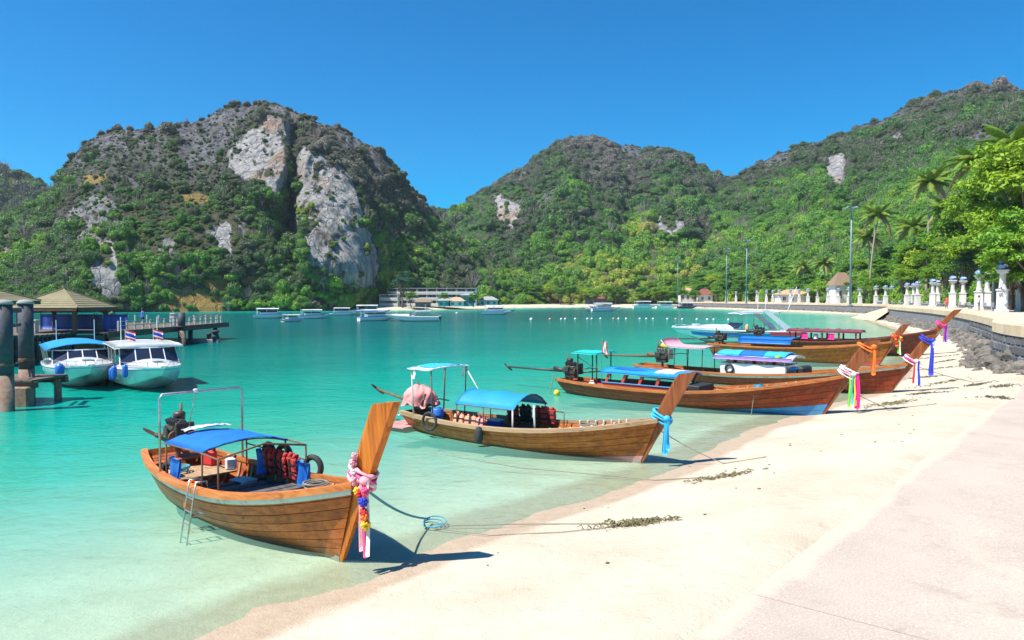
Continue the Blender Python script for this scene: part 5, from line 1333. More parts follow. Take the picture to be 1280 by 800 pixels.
sbA, mA = speedboat(9.0, 3.15, (-15.75, 32.6), (.60, -.80), 'white speedboat with white hardtop, two striped flags and a blue fender at its bow', P_boat_w, (1.6, 5.4, 2.08, 1.55, .07))
sbB, mB = speedboat(9.0, 3.1, (-19.6, 33.5), (.60, -.80), 'white speedboat with bright blue canvas top beside the pier piles', C_sky, (1.4, 5.3, 1.9, 1.6, .3))
def fender(mat4, p, m, label, r=.15, h=.62, group=None):
    o = MB().lathe([(.02, -h/2), (r*.7, -h/2 + .05), (r, -h/2 + .16), (r, h/2 - .16), (r*.7, h/2 - .05), (.03, h/2), (.03, h/2 + .06)], 12).build('fender', m, None, True)
    tag(o, label, 'fender', group); o.matrix_world = mat4 @ Matrix.Translation(p); return o
for i, (x, z) in enumerate(((7.0, 1.0), (6.2, .9), (5.4, .75))): fender(mA, (x, -1.66 + .14*i*0 + (.34 if i == 0 else 0), z), K_drum, 'blue fender hanging between the two speedboats at the pier', .17, .75, 'fenders between the pier speedboats').scale = (.75, .75, .85)
fender(mB, (7.4, -1.15, 1.0), K_drum, 'blue fender on the pier side of the blue-topped speedboat', .2, .6)
P_flagr, P_flagw, P_flagb = C_red, C_white, C_navy
for i, (y, lab) in enumerate(((.55, 'red, white and blue striped flag on the hardtop near its antenna'), (-.75, 'red, white and blue striped flag at the hardtop corner nearer the blue-topped boat'))):
    f = thing('flag', lab, 'flag'); MB().tube([(0, 0, 0), (0, 0, .95)], .014, 6).build('pole', P_boat_w, f)
    for k, (m, a, b) in enumerate(((P_flagr, 0, 1), (P_flagw, 1, 2), (P_flagb, 2, 4), (P_flagw, 4, 5), (P_flagr, 5, 6))):
        P = np.array([[(.05*math.sin(c*1.3), .02 + .12*c, .9 - .1*rr - .045*c) for c in range(6)] for rr in (a, b)]); MB().sheet(P, .008).build('flag_stripe', m, f, True)
    f.matrix_world = mA @ Matrix.Translation((3.4, y, 2.13)) @ Matrix.Rotation(-.2, 4, 'Z') @ Matrix.Scale(.75, 4)
# the speedboat anchored behind the longtails, bow to the open bay
sbC, mC = speedboat(11.5, 3.1, (16.9, 70.5), (-.985, -.17), 'white speedboat with blue hull stripe anchored behind the longtail boats', P_boat_w, (1.8, 5.6, 2.35, 1.2, .06), low=P_boat_w, group='moored speedboats in the bay', stripe=P_stripe, screen=False)
for sd in (-1, 1):  # raked radar arch
    MB().add([(.6, sd*1.3, 1.0), (1.5, sd*1.3, 1.0), (3.6, sd*1.25, 2.5), (3.1, sd*1.25, 2.55), (.6, sd*1.2, 1.0), (1.5, sd*1.2, 1.0), (3.6, sd*1.15, 2.5), (3.1, sd*1.15, 2.55)],
             [(0, 1, 2, 3), (7, 6, 5, 4), (0, 4, 5, 1), (1, 5, 6, 2), (2, 6, 7, 3), (3, 7, 4, 0)]).build('radar_arch', P_boat_w, sbC)
P = np.array([[(5.9 + .5*(1 - w*w) - .55*f, w*1.25, 1.15 + .42*f) for f in (0, 1)] for w in np.linspace(-1, 1, 9)]); MB().sheet(P, .02).build('low_windscreen', K_glass, sbC, True)
MB().tube([(.8, .5, 2.4), (-.1, .5, 4.3)], .03, 6).build('antenna', P_boat_w, sbC)
for sd in (-1, 1): MB().sheet(np.array([[(x, sd*1.6, z) for z in (.62, .86)] for x in (.1, 1.5, 3.0)]), .03).build('red_stripe', P_redstr, sbC)
sbC.scale = (1.12, 1.12, 1.3)
fender(mC, (5.8, 1.72, 1.5), C_jora, 'orange fender lying on the side deck of the anchored speedboat', .16, .8)

def tour_boat(L, B, label, group):
    """canopied day-trip boat, seen from far off"""
    r = thing('tour_boat', label, 'tour boat', group=group)
    Q = np.linspace(0, 1, 12); S = [sb_sec(L, B, q) for q in Q]; mb = MB(); mt = MB()
    for sd in (-1, 1):
        mb.grid(np.array([[(p[0], p[1]*sd, p[2]) for p in s[:4]] for s in S]), flip=(sd > 0)); mt.grid(np.array([[(p[0], p[1]*sd, p[2]) for p in s[3:]] for s in S]), flip=(sd > 0))
    mb.build('hull', P_boat_w, r, True); mt.build('topside', P_stripe, r, True)
    MB().box((L*.45, 0, .85), (L*.8, B*.86, .06)).build('deck', P_boat_w, r)
    MB().rbox((L*.4, 0, 1.3), (L*.45, B*.7, .8), .1).build('cabin', P_boat_w, r); MB().rbox((L*.4, 0, 1.55), (L*.453, B*.705, .32), .05).build('cabin_window', K_glass, r)
    MB().sheet(arch(L*.08, L*.66, B*.5, 2.15, 2.35, sag=0), .08).build('roof', P_boat_w, r, True)
    for x in (.1, .35, .62):
        for sd in (-1, 1): MB().tube([(L*x, sd*B*.4, .9), (L*x, sd*B*.46, 2.18)], .04, 6).build('roof_post', P_boat_w, r)
    return r
tb = tour_boat(8.5, 2.7, 'x', 'small boats moored off the limestone hill')
spots = [(-59, 164, .3, 'small white boat with blue band moored alone under the limestone hill', 1.0), (-44, 138, .9, 'smallest white boat riding low off the dry-grass slope', .62), (-47.5, 160, .45, 'white canopied boat moored below the foot of the tall cliff', .9),
         (-49, 195, .2, 'white boat moored just beyond the canopied one, under the trees', .9), (-44, 200, .1, 'long white boat moored at the end of the far beach', 1.2), (-30.5, 143, .5, 'dark-sided dive boat crowded with gear off the far beach', 1.0),
         (-8.6, 205, .0, 'white boat with low cabin moored in front of the hotel', 1.15), (29, 262, .1, 'blue and white boat rafted off the middle of the far beach', 1.3), (34, 268, 3.3, 'white boat rafted beside the blue and white one', 1.0),
         (58, 345, .1, 'long covered boat lying against the far beach', 1.5), (70, 350, .05, 'covered boat at the end of the row by the far wall', 1.4), (78, 338, .2, 'dark low boat beached below the far sea wall', 1.3)]
for i, (x, y, rz, lab, sc) in enumerate(spots):
    o = tb if i == 0 else copy_tree(tb); o.location = (x, y, -.05); o.rotation_euler = (0, 0, rz); o.scale = (sc,)*3; o['label'] = lab; o['group'] = 'small boats moored in the bay'
    if i in (5, 11):
        for ch in o.children:
            if ch.name.startswith(('hull', 'cabin') if i == 11 else 'topside'): ch.data = ch.data.copy(); ch.data.materials[0] = P_stripe if i == 5 else W_dark
sbD, mD = speedboat(10.5, 2.9, (-25.0, 142), (-.99, -.1), 'long low white speedboat moored in front of the hotel', P_boat_w, (1.5, 4.6, 2.0, 1.2, .1), low=P_boat_w, group='moored speedboats in the bay', stripe=None)

# swimming-area floats
fl0 = MB().lathe([(.02, -.2), (.2, -.1), (.26, .05), (.16, .22), (.02, .28)], 8)
flm = fl0.mesh('float', P_boat_w, True); flo = fl0.mesh('float', C_jora, True)
for i in range(20):
    f = i/19; o = bpy.data.objects.new('line_float', flo if i % 7 == 0 else flm); link(o)
    o.location = (8 + 36*f + .6*math.sin(i*2), 152 + 6*math.sin(f*3) - 6*f, .1)
    tag(o, 'orange float in the line of white swimming-area floats' if i % 7 == 0 else 'small white float in the line across the bay', 'float', 'floats of the swimming-area line')
for x, y, lab in ((4.0, 150, 'single white mooring ball off the start of the float line'), (-16.5, 215, 'white mooring ball off the middle of the far beach'), (-52, 190, 'tiny white mooring ball off the limestone hill')):
    o = bpy.data.objects.new('mooring_ball', flm); link(o); o.location = (x, y, .1); o.scale = (1.4,)*3; tag(o, lab, 'buoy')

# ================================================================ PIER AND GAZEBOS
M_pile = M('blackened_pile', (.03, .035, .05), (.06, .065, .085), 1.5, .7, .03, 5, dirt=((.18, .14, .11), 1.2, .35))
M_pilel = M('barnacled_pile_foot', (.20, .09, .055), (.32, .24, .18), 2.5, .85, .04, 8)
M_deck = M('pier_timber', (.10, .075, .055), (.16, .12, .09), 2, .8, .02, 8, perobj=.25)
M_concr = M('pier_concrete', (.36, .34, .31), (.26, .25, .23), 1.2, .85, .02, 6)
M_green = M('green_painted_edge', (.06, .20, .13), (.05, .16, .11), 2, .6)
M_tile = M('olive_roof_tile', (.25, .215, .11), (.19, .165, .09), 2, .75, .02, 8, perobj=.12)
M_gpost = M('gazebo_timber', (.10, .055, .035), (.15, .09, .06), 3, .7)
pier = thing('pier', 'timber and concrete pier with green edge behind the two speedboats', 'pier')
dx0, dx1, dy0, dy1, DZ = -47.0, -31.6, 46.0, 80.0, 1.75
for k in range(42):
    y = dy0 + (dy1 - dy0)*(k + .5)/42; xr = dx1 + (-.0 if y > 56 else -2.4)
    MB().rbox(((dx0 + xr)/2, y, DZ - .04), (xr - dx0, (dy1 - dy0)/42 - .02, .08), .01).build('deck_plank', M_deck, pier)
MB().box(((dx0 + dx1 - 2.4)/2, dy0 - .06, DZ - .06), (dx1 - 2.4 - dx0, .1, .16)).build('edge_beam', M_green, pier)
MB().box((dx1 + .06, (56 + dy1)/2, DZ - .2), (.14, dy1 - 56, .5)).build('edge_beam', M_deck, pier); MB().box((dx1 - 2.33, 51, DZ - .06), (.1, 10, .16)).build('edge_beam', M_green, pier)
MB().box(((dx0 + dx1)/2, 56, DZ - .45), (dx1 - dx0 - .5, .4, .5)).build('cross_beam', M_deck, pier); MB().box(((dx0 + dx1 - 2.4)/2, 47, DZ - .4), (dx1 - dx0 - 3, .4, .5)).build('cross_beam', M_deck, pier)
for x in (-46, -42, -38, -34.6):
    for y in (47, 55): MB().tube([(x, y, DZ - .2), (x, y, -3)], .22, 10).build('support_pile', M_pile, pier, True)
for y in (60, 66, 72, 78):
    for x in (-44, -38, -32.2): MB().tube([(x, y, DZ - .2), (x, y, -3)], .22, 10).build('support_pile', M_pile, pier, True)

for k in range(26): MB().rbox((dx0 + .4 + k*.49, dy0 - .16, .55), (.2, .1, 2.5), .02).build('dark_skirt_timber', M_pile, pier)  # dark posts, added close-set to fill the shaded space under the deck
for k in range(18): MB().rbox((dx1 - 2.25, dy0 + .3 + k*.55, .55), (.1, .2, 2.5), .02).build('dark_skirt_timber', M_pile, pier)
def pile(x, y, r, top, label, cap=True, group='tall mooring piles of the pier'):
    o = thing('mooring_pile', label, 'pile', (x, y, 0), 0, group)
    MB().tube([(0, 0, 1.4), (0, 0, top)], r, 16).build('shaft', M_pile, o, True); MB().tube([(0, 0, -3), (0, 0, 1.4)], [r*1.08, r*1.03], 16).build('tidal_foot', M_pilel, o, True)
    MB().lathe([(r*1.03, 1.75), (r*1.045, 1.76), (r*1.045, 1.85), (r*1.03, 1.86)], 16).build('band', K_rust, o, True)
    if cap: MB().lathe([(r*1.15, top), (r*1.15, top + .06), (r*.8, top + .16), (.03, top + .2)], 16).build('cap', M_concr, o, True)
pile(-19.7, 27.9, .29, 4.15, 'thick blackened pile with red-brown foot standing at the seaward corner of the landing stage')
pile(-20.55, 30.4, .29, 4.15, 'thick blackened pile with grey cap rising through the landing stage')
pile(-33.0, 57.5, .3, 3.1, 'short dark pile between the gazebo and the hardtop speedboat', False); pile(-31.0, 67.5, .32, 3.1, 'short rusty pile at the outer edge of the pier deck', False)
ls = thing('landing_stage', 'low dark timber landing stage round the two thick piles', 'landing stage')
for k in range(7): MB().rbox((-22.2 + .42*k, 30.3, 1.02), (.4, 2.4, .09), .01).build('deck_plank', M_deck, ls)
for y in (29.3, 31.3): MB().rbox((-20.9, y, .86), (3.0, .24, .26), .02).build('beam', M_deck, ls)
for x in (-22, -21.2, -19.75):
    for y in (29.35, 31.2): MB().tube([(x, y, .9), (x, y, -3)], .15, 8).build('support_pile', M_pilel, ls)
MB().rbox((-20.0, 29.15, .3), (.9, .5, 1.0), .05).build('concrete_block', M_pilel, ls)
MB().rbox((-20.1, 29.1, 3.9), (1.4, .16, .2), .02, rot('Z', -1.2)).build('cross_rail', M_pile, ls); MB().rbox((-20.1, 29.1, 3.3), (1.4, .1, .14), .02, rot('Z', -1.2)).build('cross_rail', M_pile, ls); MB().tube([(-20.8, 30.9, 1), (-20.8, 30.9, 1.7), (-20.1, 29.1, 1.75)], .04, 6).build('hand_rail', K_rust, ls)

def gazebo(x, y, z, hw, ze, zp, label, rz=0):
    g_ = thing('gazebo', label, 'gazebo', (x, y, z), rz, 'tiled gazebos on the pier'); e, p = ze - z, zp - z
    roof = None
    for k in range(4):   # hipped roof: each side a face of stepped tile courses
        m = rot('Z', k*math.pi/2); n = 9
        mb0 = MB(); mb0.add([m @ Vector((-hw, -hw, e - .05)), m @ Vector((hw, -hw, e - .05)), m @ Vector((0, 0, p - .05))], [(0, 1, 2)])
        f0 = mb0.build('roof_side', M_tile, g_)
        for c in range(n):
            a, b = c/n, (c+1)/n; w0, w1 = hw*(1-a) + .02, hw*(1-b)
            za, zb = e + (p-e)*a + .035, e + (p-e)*b + .012; y0 = -hw*(1-a) - .02; y1 = -hw*(1-b)
            t = .05
            vs = [(-w0, y0, za), (w0, y0, za), (w1, y1, zb), (-w1, y1, zb)]; vs += [(q[0], q[1], q[2] - t) for q in vs]
            MB().add([m @ Vector(v) for v in vs], [(0, 1, 2, 3), (7, 6, 5, 4), (0, 4, 5, 1), (1, 5, 6, 2), (2, 6, 7, 3), (3, 7, 4, 0)]).build('tile_course', M_tile, f0)
        MB().rbox(m @ Vector((0, -hw + .05, e - .14)), (2*hw if k % 2 == 0 else .1, .1 if k % 2 == 0 else 2*hw, .18), .01).build('eave_board', M_gpost, g_)
        MB().tube([m @ Vector((-hw - .02, -hw - .02, e + .06)), m @ Vector((0, 0, p + .05))], .06, 6).build('hip_ridge', M_tile, g_)
        c_ = m @ Vector((-hw*.78, -hw*.78, 0)); MB().rbox((c_.x, c_.y, e/2), (.26, .26, e), .02).build('post', M_gpost, g_)
        for dx_ in (.55,): MB().tube([c_ + Vector((0, 0, e*.62)), m @ Vector((-hw*.78 + dx_, -hw*.78, e - .1))], .06, 6).build('brace', M_gpost, g_)
    MB().lathe([(.12, p), (.14, p + .08), (.05, p + .2), (.02, p + .35)], 8).build('finial', M_gpost, g_)
    return g_
gazebo(-35.8, 57.5, DZ, 2.75, 3.68, 5.15, 'olive-tiled gazebo over the blue screens on the pier'); gazebo(-36.3, 48.0, DZ, 2.95, 4.22, 5.4, 'larger olive-tiled gazebo beside the thick piles', 0)
M_screen = M('blue_screen', (.03, .09, .42), (.025, .07, .34), 2, .6)
for i, (x, y, rz, w_, lab) in enumerate(((-36.2, 59.4, 0, 3.4, 'blue tarpaulin screen closing the back of the olive gazebo'), (-32.7, 58.8, .5, 2.2, 'short blue tarpaulin screen beside the gazebo post'), (-38.5, 60.5, .1, 2.2, 'blue tarpaulin screen between the two gazebos'))):
    s_ = thing('screen', lab, 'screen', (x, y, DZ), rz); P = np.array([[(w_*(c/10 - .5), .05*math.sin(c*1.7), .1 + 1.25*r_/4) for c in range(11)] for r_ in range(5)])
    MB().sheet(P, .02).build('tarpaulin', M_screen, s_, True)
    for k in range(3): MB().tube([(w_*(k/2 - .5), .05, 0), (w_*(k/2 - .5), .05, 1.45)], .04, 6).build('post', M_gpost, s_)
for i, (x, y) in enumerate(((-35.6, 45.9 + .9), (-37.0, 47.3))):
    o = thing('plastic_barrel', ['blue plastic barrel on the pier under the larger gazebo', 'blue plastic barrel standing behind another under the larger gazebo'][i], 'barrel', (x, y, DZ))
    MB().lathe([(.26, 0), (.29, .04), (.29, .3), (.305, .33), (.29, .36), (.29, .6), (.305, .63), (.29, .66), (.29, .86), (.22, .92), (.02, .92)], 16).build('drum', K_drum, o, True); MB().lathe([(.05, .92), (.05, .96), (.01, .96)], 8, (.12, 0, 0)).build('cap', K_drum, o)
rl = thing('pier_railing', 'white post railing along the outer pier deck', 'railing')
M_wpost = M('white_concrete_post', (.62, .58, .52), (.5, .46, .4), 2, .7)
for k in range(17): MB().rbox((-31.75, 58 + 1.28*k, DZ + .42), (.14, .14, .84), .02).build('post', M_wpost, rl)
for z in (.45, .8): MB().box((-31.75, 68.2, DZ + z), (.06, 20.5, .06)).build('rail', K_steel, rl)
for k in range(9): MB().rbox((-43 + 1.3*k, 79.6, DZ + .42), (.14, .14, .84), .02).build('post', M_wpost, rl)
for i, (x, y, h_) in enumerate(((-33.4, 62, 1.1), (-33.2, 70.5, 1.15), (-36.2, 54.5, .95))):
    o = thing('bollard_post', ['pale concrete post on the pier beside the short dark pile', 'pale concrete post on the outer end of the pier', 'pale concrete post in front of the olive gazebo'][i], 'post', (x, y, DZ)); MB().rbox((0, 0, h_/2), (.42, .42, h_), .03).build('shaft', M_wpost, o); MB().rbox((0, 0, h_ + .04), (.52, .52, .1), .02).build('cap', M_wpost, o)
lm = thing('dock_bollard', 'low concrete mooring stub with iron bollard off the outer pier end', 'bollard', (-29.9, 72.5, 0)); MB().rbox((-1.3, 0, .15), (3.4, .6, .35), .04).build('beam', M_concr, lm); MB().lathe([(.35, -2), (.35, .5), (.42, .55), (.3, .7), (.26, .95), (.4, 1.05), (.36, 1.2), (.05, 1.24)], 12).build('stub', M_pile, lm, True)
MB().lathe([(.2, .3), (.22, .8), (.3, .86), (.05, .95)], 10, (-.7, .1, 0)).build('stub', M_pile, lm, True)

# ---- people
def person(loc, rz, shirt, trouser, label, skin=(.30, .17, .10), arm=.25):
    r = thing('person', label, 'person', loc, rz); 
    J = {'pel': (0, 0, .95), 'ch': (0, .0, 1.28), 'ne': (0, 0, 1.48), 'h0': (0, .01, 1.56), 'h1': (0, .015, 1.70)}
    vs = [(0, 0, .95), (0, 0, 1.12), (0, -.01, 1.3), (0, 0, 1.44), (0, .01, 1.52), (0, .02, 1.62), (0, .01, 1.72)]; rd = [(.15, .11), (.135, .10), (.165, .11), (.09, .08), (.055, .06), (.085, .10), (.06, .07)]
    ed = [(i, i+1) for i in range(6)]
    for sd in (-1, 1):
        b = len(vs); vs += [(sd*.10, 0, .88), (sd*.11, .02*sd, .5), (sd*.11, -.02 + .03*sd, .08), (sd*.12, .1 + .03*sd, .03)]; rd += [(.095, .1), (.065, .07), (.045, .05), (.04, .035)]
        ed += [(0, b), (b, b+1), (b+1, b+2), (b+2, b+3)]
        b = len(vs); vs += [(sd*.19, 0, 1.40), (sd*.24, .0, 1.14), (sd*.23, arm*.6, .95), (sd*.21, arm*.75, .87)]; rd += [(.06, .06), (.045, .045), (.035, .035), (.04, .025)]
        ed += [(3, b), (b, b+1), (b+1, b+2), (b+2, b+3)]
    me = bpy.data.meshes.new('body'); me.from_pydata(vs, ed, []); o = bpy.data.objects.new('body', me); link(o, r)
    md = o.modifiers.new('skin', 'SKIN'); o.modifiers.new('sub', 'SUBSURF').render_levels = 1
    for i, q in enumerate(rd): me.skin_vertices[0].data[i].radius = q
    me.skin_vertices[0].data[0].use_root = True
    m, t, bs = newmat('clothes_and_skin'); sx = nd(t, 'ShaderNodeSeparateXYZ'); t.links.new(coords(t), sx.inputs[0])
    rp = ramp(t, math_(t, 'DIVIDE', sx.outputs[2], 1.8), [(0, skin), (.30, trouser), (.53, shirt), (.815, skin), (1, skin)]); rp.color_ramp.interpolation = 'CONSTANT'
    t.links.new(rp.outputs[0], bs.inputs['Base Color']); bs.inputs['Roughness'].default_value = .8; me.materials.append(m)
    MB().lathe([(.02, -.02), (.098, -.02), (.105, .05), (.08, .12), (.02, .14)], 12, (0, 0, 1.66)).build('hair', C_jblk, r, True)
    return r
person((-33.9, 66.0, DZ), 2.5, (.05, .18, .5), (.04, .05, .08), 'person in a blue shirt standing by the pier railing')
person((-35.0, 63.0, DZ), .5, (.1, .32, .12), (.3, .25, .18), 'person in a green shirt near the pier gazebo')
person((62.8, 104.0, PROM), 2.0, (.62, .10, .05), (.5, .08, .05), 'person in red walking between the promenade columns')
person((54.5, 84.0, PROM), 1.0, (.6, .6, .58), (.04, .05, .12), 'person in a white shirt beside a promenade bench')

# ================================================================ PROMENADE COLUMNS, BENCHES, LAMPS
M_col = M('white_column_stucco', (.66, .64, .62), (.55, .54, .53), 1.4, .8, .01, 10, dirt=((.36, .36, .36), 1.1, .5))
def mosaic():
    m, t, bs = newmat('blue_white_mosaic'); vo = nd(t, 'ShaderNodeTexVoronoi'); vo.inputs['Scale'].default_value = 4.5; t.links.new(coords(t), vo.inputs['Vector'])
    sx = nd(t, 'ShaderNodeSeparateColor'); t.links.new(vo.outputs['Color'], sx.inputs[0])
    rp = ramp(t, sx.outputs[0], [(0, (.03, .08, .26)), (.45, (.06, .16, .40)), (.6, (.62, .64, .66)), (.85, (.2, .32, .5))]); rp.color_ramp.interpolation = 'CONSTANT'
    t.links.new(rp.outputs[0], bs.inputs['Base Color']); bs.inputs['Roughness'].default_value = .3; return m
M_mos = mosaic()
CH = 5.4
c0 = thing('promenade_column', 'x', 'column', (0, 0, 0), 0, 'white columns along the promenade')
MB().rbox((0, 0, .12), (1.12, 1.12, .24), .03).build('plinth', M_col, c0); MB().rbox((0, 0, 1.05), (.86, .86, 1.66), .03).build('pedestal', M_col, c0); MB().rbox((0, 0, 1.94), (1.0, 1.0, .14), .03).build('pedestal_cap', M_col, c0)
MB().lathe([(.36, 2.0), (.36, 2.08), (.3, 2.14), (.27, 2.5), (.25, 3.3), (.27, 3.38), (.3, 3.42)], 16).build('shaft', M_col, c0, True)
MB().rbox((0, 0, 3.52), (.84, .84, .2), .04).build('capital', M_col, c0); MB().rbox((0, 0, 3.67), (1.02, 1.02, .12), .03).build('abacus', M_col, c0)
MB().lathe([(.36, 3.73), (.44, 3.84), (.47, 4.0), (.40, 4.2), (.22, 4.33), (.03, 4.37)], 14).build('mosaic_dome', M_mos, c0, True)
cols = [(1253, 76), (1224, 95), (1191, 118), (1166, 136), (1147, 154), (1134, 168), (1107, 198), (1095, 204), (1061, 221), (1035, 237), (1010, 253), (988, 268), (974, 280), (958, 296), (933, 322), (908, 348)]
back = [(1277, 80), (1234, 101), (1204, 122), (1172, 144), (1142, 172), (1115, 202), (1075, 224), (1048, 240), (1022, 258), (999, 272), (966, 299), (946, 318), (920, 345)]
cpos = []
for i, (px, d) in enumerate(cols + back):
    o = c0 if i == 0 else copy_tree(c0); x = (px - 640)/900*d; o.location = (x, d, PROM - .01); o.scale = (1.2,)*3; o.rotation_euler[2] = -.65 if d < 150 else -.2
    o['label'] = ('white mosaic-domed column carrying the %s end of the wavy mosaic beam' if i in (0, len(cols)) else 'white mosaic-domed column in the %s row above the ' + ('curved sea wall' if d < 175 else 'straight far sea wall')) % ('seaward' if i < len(cols) else 'landward'); cpos.append((x, d))
# mosaic wave beam over the nearest pair
bm_ = thing('mosaic_beam', 'wavy blue and white mosaic beam resting across the nearest pair of columns', 'beam')
a_, b_ = Vector((*cpos[0], PROM + CH - .05)), Vector((*cpos[len(cols)], PROM + CH + .02)); dv_ = (b_ - a_); e_ = dv_.normalized()
P = [a_ - e_*.6 + (dv_ + e_*3.5)*(k/16) + Vector((0, 0, .18*math.sin(k*.9))) for k in range(17)]
MB().tube(P, [.32 + .12*math.sin(k*1.1) for k in range(17)], 10, flat=.7).build('wave', M_mos, bm_, True)
# low benches between columns
M_bench = M('grey_terrazzo', (.34, .36, .40), (.26, .28, .32), 3, .7)
bn = thing('bench', 'x', 'bench', (0, 0, 0), 0, 'low masonry benches between the promenade columns'); MB().rbox((0, 0, .5), (2.8, .62, .12), .03).build('seat', M_bench, bn)
MB().rbox((0, .29, .72), (2.8, .1, .5), .03).build('backrest', M_bench, bn)
for sx in (-1, 0, 1): MB().rbox((sx*1.1, 0, .22), (.28, .52, .44), .02).build('leg', M_bench, bn)
k = 0
for (p, q) in list(zip(cpos[:7], cpos[1:8])):
    for f in (.3, .66):
        o = bn if k == 0 else copy_tree(bn); o.location = (p[0] + (q[0]-p[0])*f + .2, p[1] + (q[1]-p[1])*f, PROM - .01); o.rotation_euler = (0, 0, math.atan2(q[1]-p[1], q[0]-p[0])); k += 1
        o['label'] = 'grey masonry bench between the seaward promenade columns'
K_lamp = M('lamp_blue_grey', (.22, .30, .36), (.18, .25, .3), 3, .5, metal=.3)
lp = thing('floodlight_mast', 'x', 'lamp post', (0, 0, 0), 0, 'tall floodlight masts along the promenade')
MB().tube([(0, 0, 0), (0, 0, 20)], [.24, .12], 12).build('mast', K_lamp, lp, True); MB().rbox((0, 0, .15), (.8, .8, .3), .04).build('base', M_concr, lp)
MB().rbox((0, 0, 20), (2.6, .16, .16), .03, rot('Z', .5)).build('cross_arm', K_lamp, lp); MB().rbox((0, 0, 20), (2.6, .16, .16), .03, rot('Z', .5 + math.pi/2)).build('cross_arm', K_lamp, lp)
MB().tube([(0, 0, 20), (0, 0, 21.6)], .03, 6).build('lightning_rod', K_lamp, lp)
for kk in range(4):
    a = .5 + kk*math.pi/2; mb = MB().rbox((1.2*math.cos(a), 1.2*math.sin(a), 20.05), (.62, .5, .34), .05, rot('Z', a) @ rot('Y', .5)); mb.build('floodlight', K_lamp, lp)
for i, (px, d, lab) in enumerate(((1242, 104, 'tall floodlight mast standing among the palms and bright trees'), (1063, 148, 'tall floodlight mast rising clear above the promenade columns'), (933, 231, 'floodlight mast half hidden by the trees behind the far columns'), (908, 268, 'slim floodlight mast behind the trees near the red-roofed house'), (847, 329, 'floodlight mast at the end of the far sea wall by the beach'))):
    o = lp if i == 0 else copy_tree(lp); o.location = ((px - 640)/900*d, d, PROM - .02 if i else groundC((px - 640)/900*d, d) - .3); o['label'] = lab

# ================================================================ TREES AND PALMS
L_bright = leafmat('bright_broadleaf', [(.12, (.07, .17, .016)), (.4, (.15, .30, .02)), (.65, (.27, .41, .025)), (.9, (.44, .50, .04))], transl=.3)
L_mid = leafmat('green_broadleaf', [(.12, (.055, .15, .022)), (.45, (.10, .26, .028)), (.7, (.18, .37, .03)), (.92, (.33, .46, .05))], transl=.28)
L_pine = leafmat('blue_green_casuarina', [(.1, (.02, .075, .05)), (.5, (.03, .12, .075)), (.9, (.06, .17, .09))], transl=.2)
L_palm = leafmat('palm_leaflet', [(.1, (.08, .16, .025)), (.5, (.15, .26, .03)), (.8, (.29, .32, .05)), (1, (.42, .34, .09))], transl=.3)
L_palmdry = leafmat('dead_palm_frond', [(.1, (.28, .19, .09)), (.9, (.38, .26, .12))], transl=.2)
M_bark = M('tree_bark', (.20, .16, .12), (.13, .10, .08), 6, .9, .03, 14, stretch=(1, 1, .3))
M_pbark = M('palm_bark', (.36, .32, .27), (.24, .21, .18), 8, .9, .03, 10, stretch=(1, 1, 2.5))

def crown_mesh(seed, nl, mat, ncl=46, leaf=.085, flatz=.8, name='crown'):
    rg = np.random.default_rng(seed)
    D = rg.normal(size=(ncl, 3)); D /= np.linalg.norm(D, axis=1, keepdims=True); D[:, 2] = np.where(D[:, 2] < -.35, -D[:, 2]*.5, D[:, 2])
    C = D*rg.uniform(.35, .92, (ncl, 1)); C[:, 2] *= flatz; rr = rg.uniform(.14, .30, ncl)
    k = rg.integers(ncl, size=nl); d = rg.normal(size=(nl, 3)); d /= np.linalg.norm(d, axis=1, keepdims=True); d[:, 2] = np.where(d[:, 2] < -.2, -d[:, 2]*.6, d[:, 2])
    P = C[k] + d*(rr[k]*rg.uniform(.45, 1.1, nl))[:, None]*np.array((1.15, 1.15, .7))
    n = d*.6 + rg.normal(size=(nl, 3))*.5 + np.array((0, 0, .6)); n /= np.linalg.norm(n, axis=1, keepdims=True)
    u = np.cross(n, rg.normal(size=(nl, 3))); u /= np.linalg.norm(u, axis=1, keepdims=True); w = np.cross(n, u); sz = leaf*rg.uniform(.55, 1.3, nl)[:, None]
    V = np.stack([P - u*sz, P - w*sz*.45 + n*sz*.12, P + u*sz - n*sz*.15, P + w*sz*.45 + n*sz*.12], 1).reshape(-1, 3)
    return npmesh(name, V, np.arange(nl*4).reshape(-1, 4), mat, False), C
def trunk_mesh(seed, C, H, spread):
    """tapered trunk with limbs reaching into the crown; crown centre at height H, unit = metres"""
    rg = np.random.default_rng(seed); mb = MB(); f = Vector((rg.normal()*.2, rg.normal()*.2, H*.45))
    mb.tube([(0, 0, -.3), (f.x*.4, f.y*.4, H*.2), f], [.30, .22, .19], 10)
    for i in rg.choice(len(C), 11, replace=False):
        e = Vector(C[i])*spread*.85 + Vector((0, 0, H)); m_ = f.lerp(e, .5) + Vector((0, 0, -.2)); mb.tube([f - Vector((0, 0, .1)), m_, e], [.13, .08, .025], 6)
    return mb.mesh('trunk', M_bark, True)
TV = []
for i, (mt, nl, leaf, ncl, fz) in enumerate(((L_bright, 15000, .042, 80, .8), (L_mid, 12000, .045, 70, .85), (L_bright, 13000, .045, 64, .7), (L_mid, 12000, .045, 64, 1.0), (L_pine, 10000, .035, 70, 1.3))):
    cm, C = crown_mesh(100 + i, nl, mt, ncl, leaf, fz); TV.append((cm, trunk_mesh(i, C, 4.6, 3.2)))
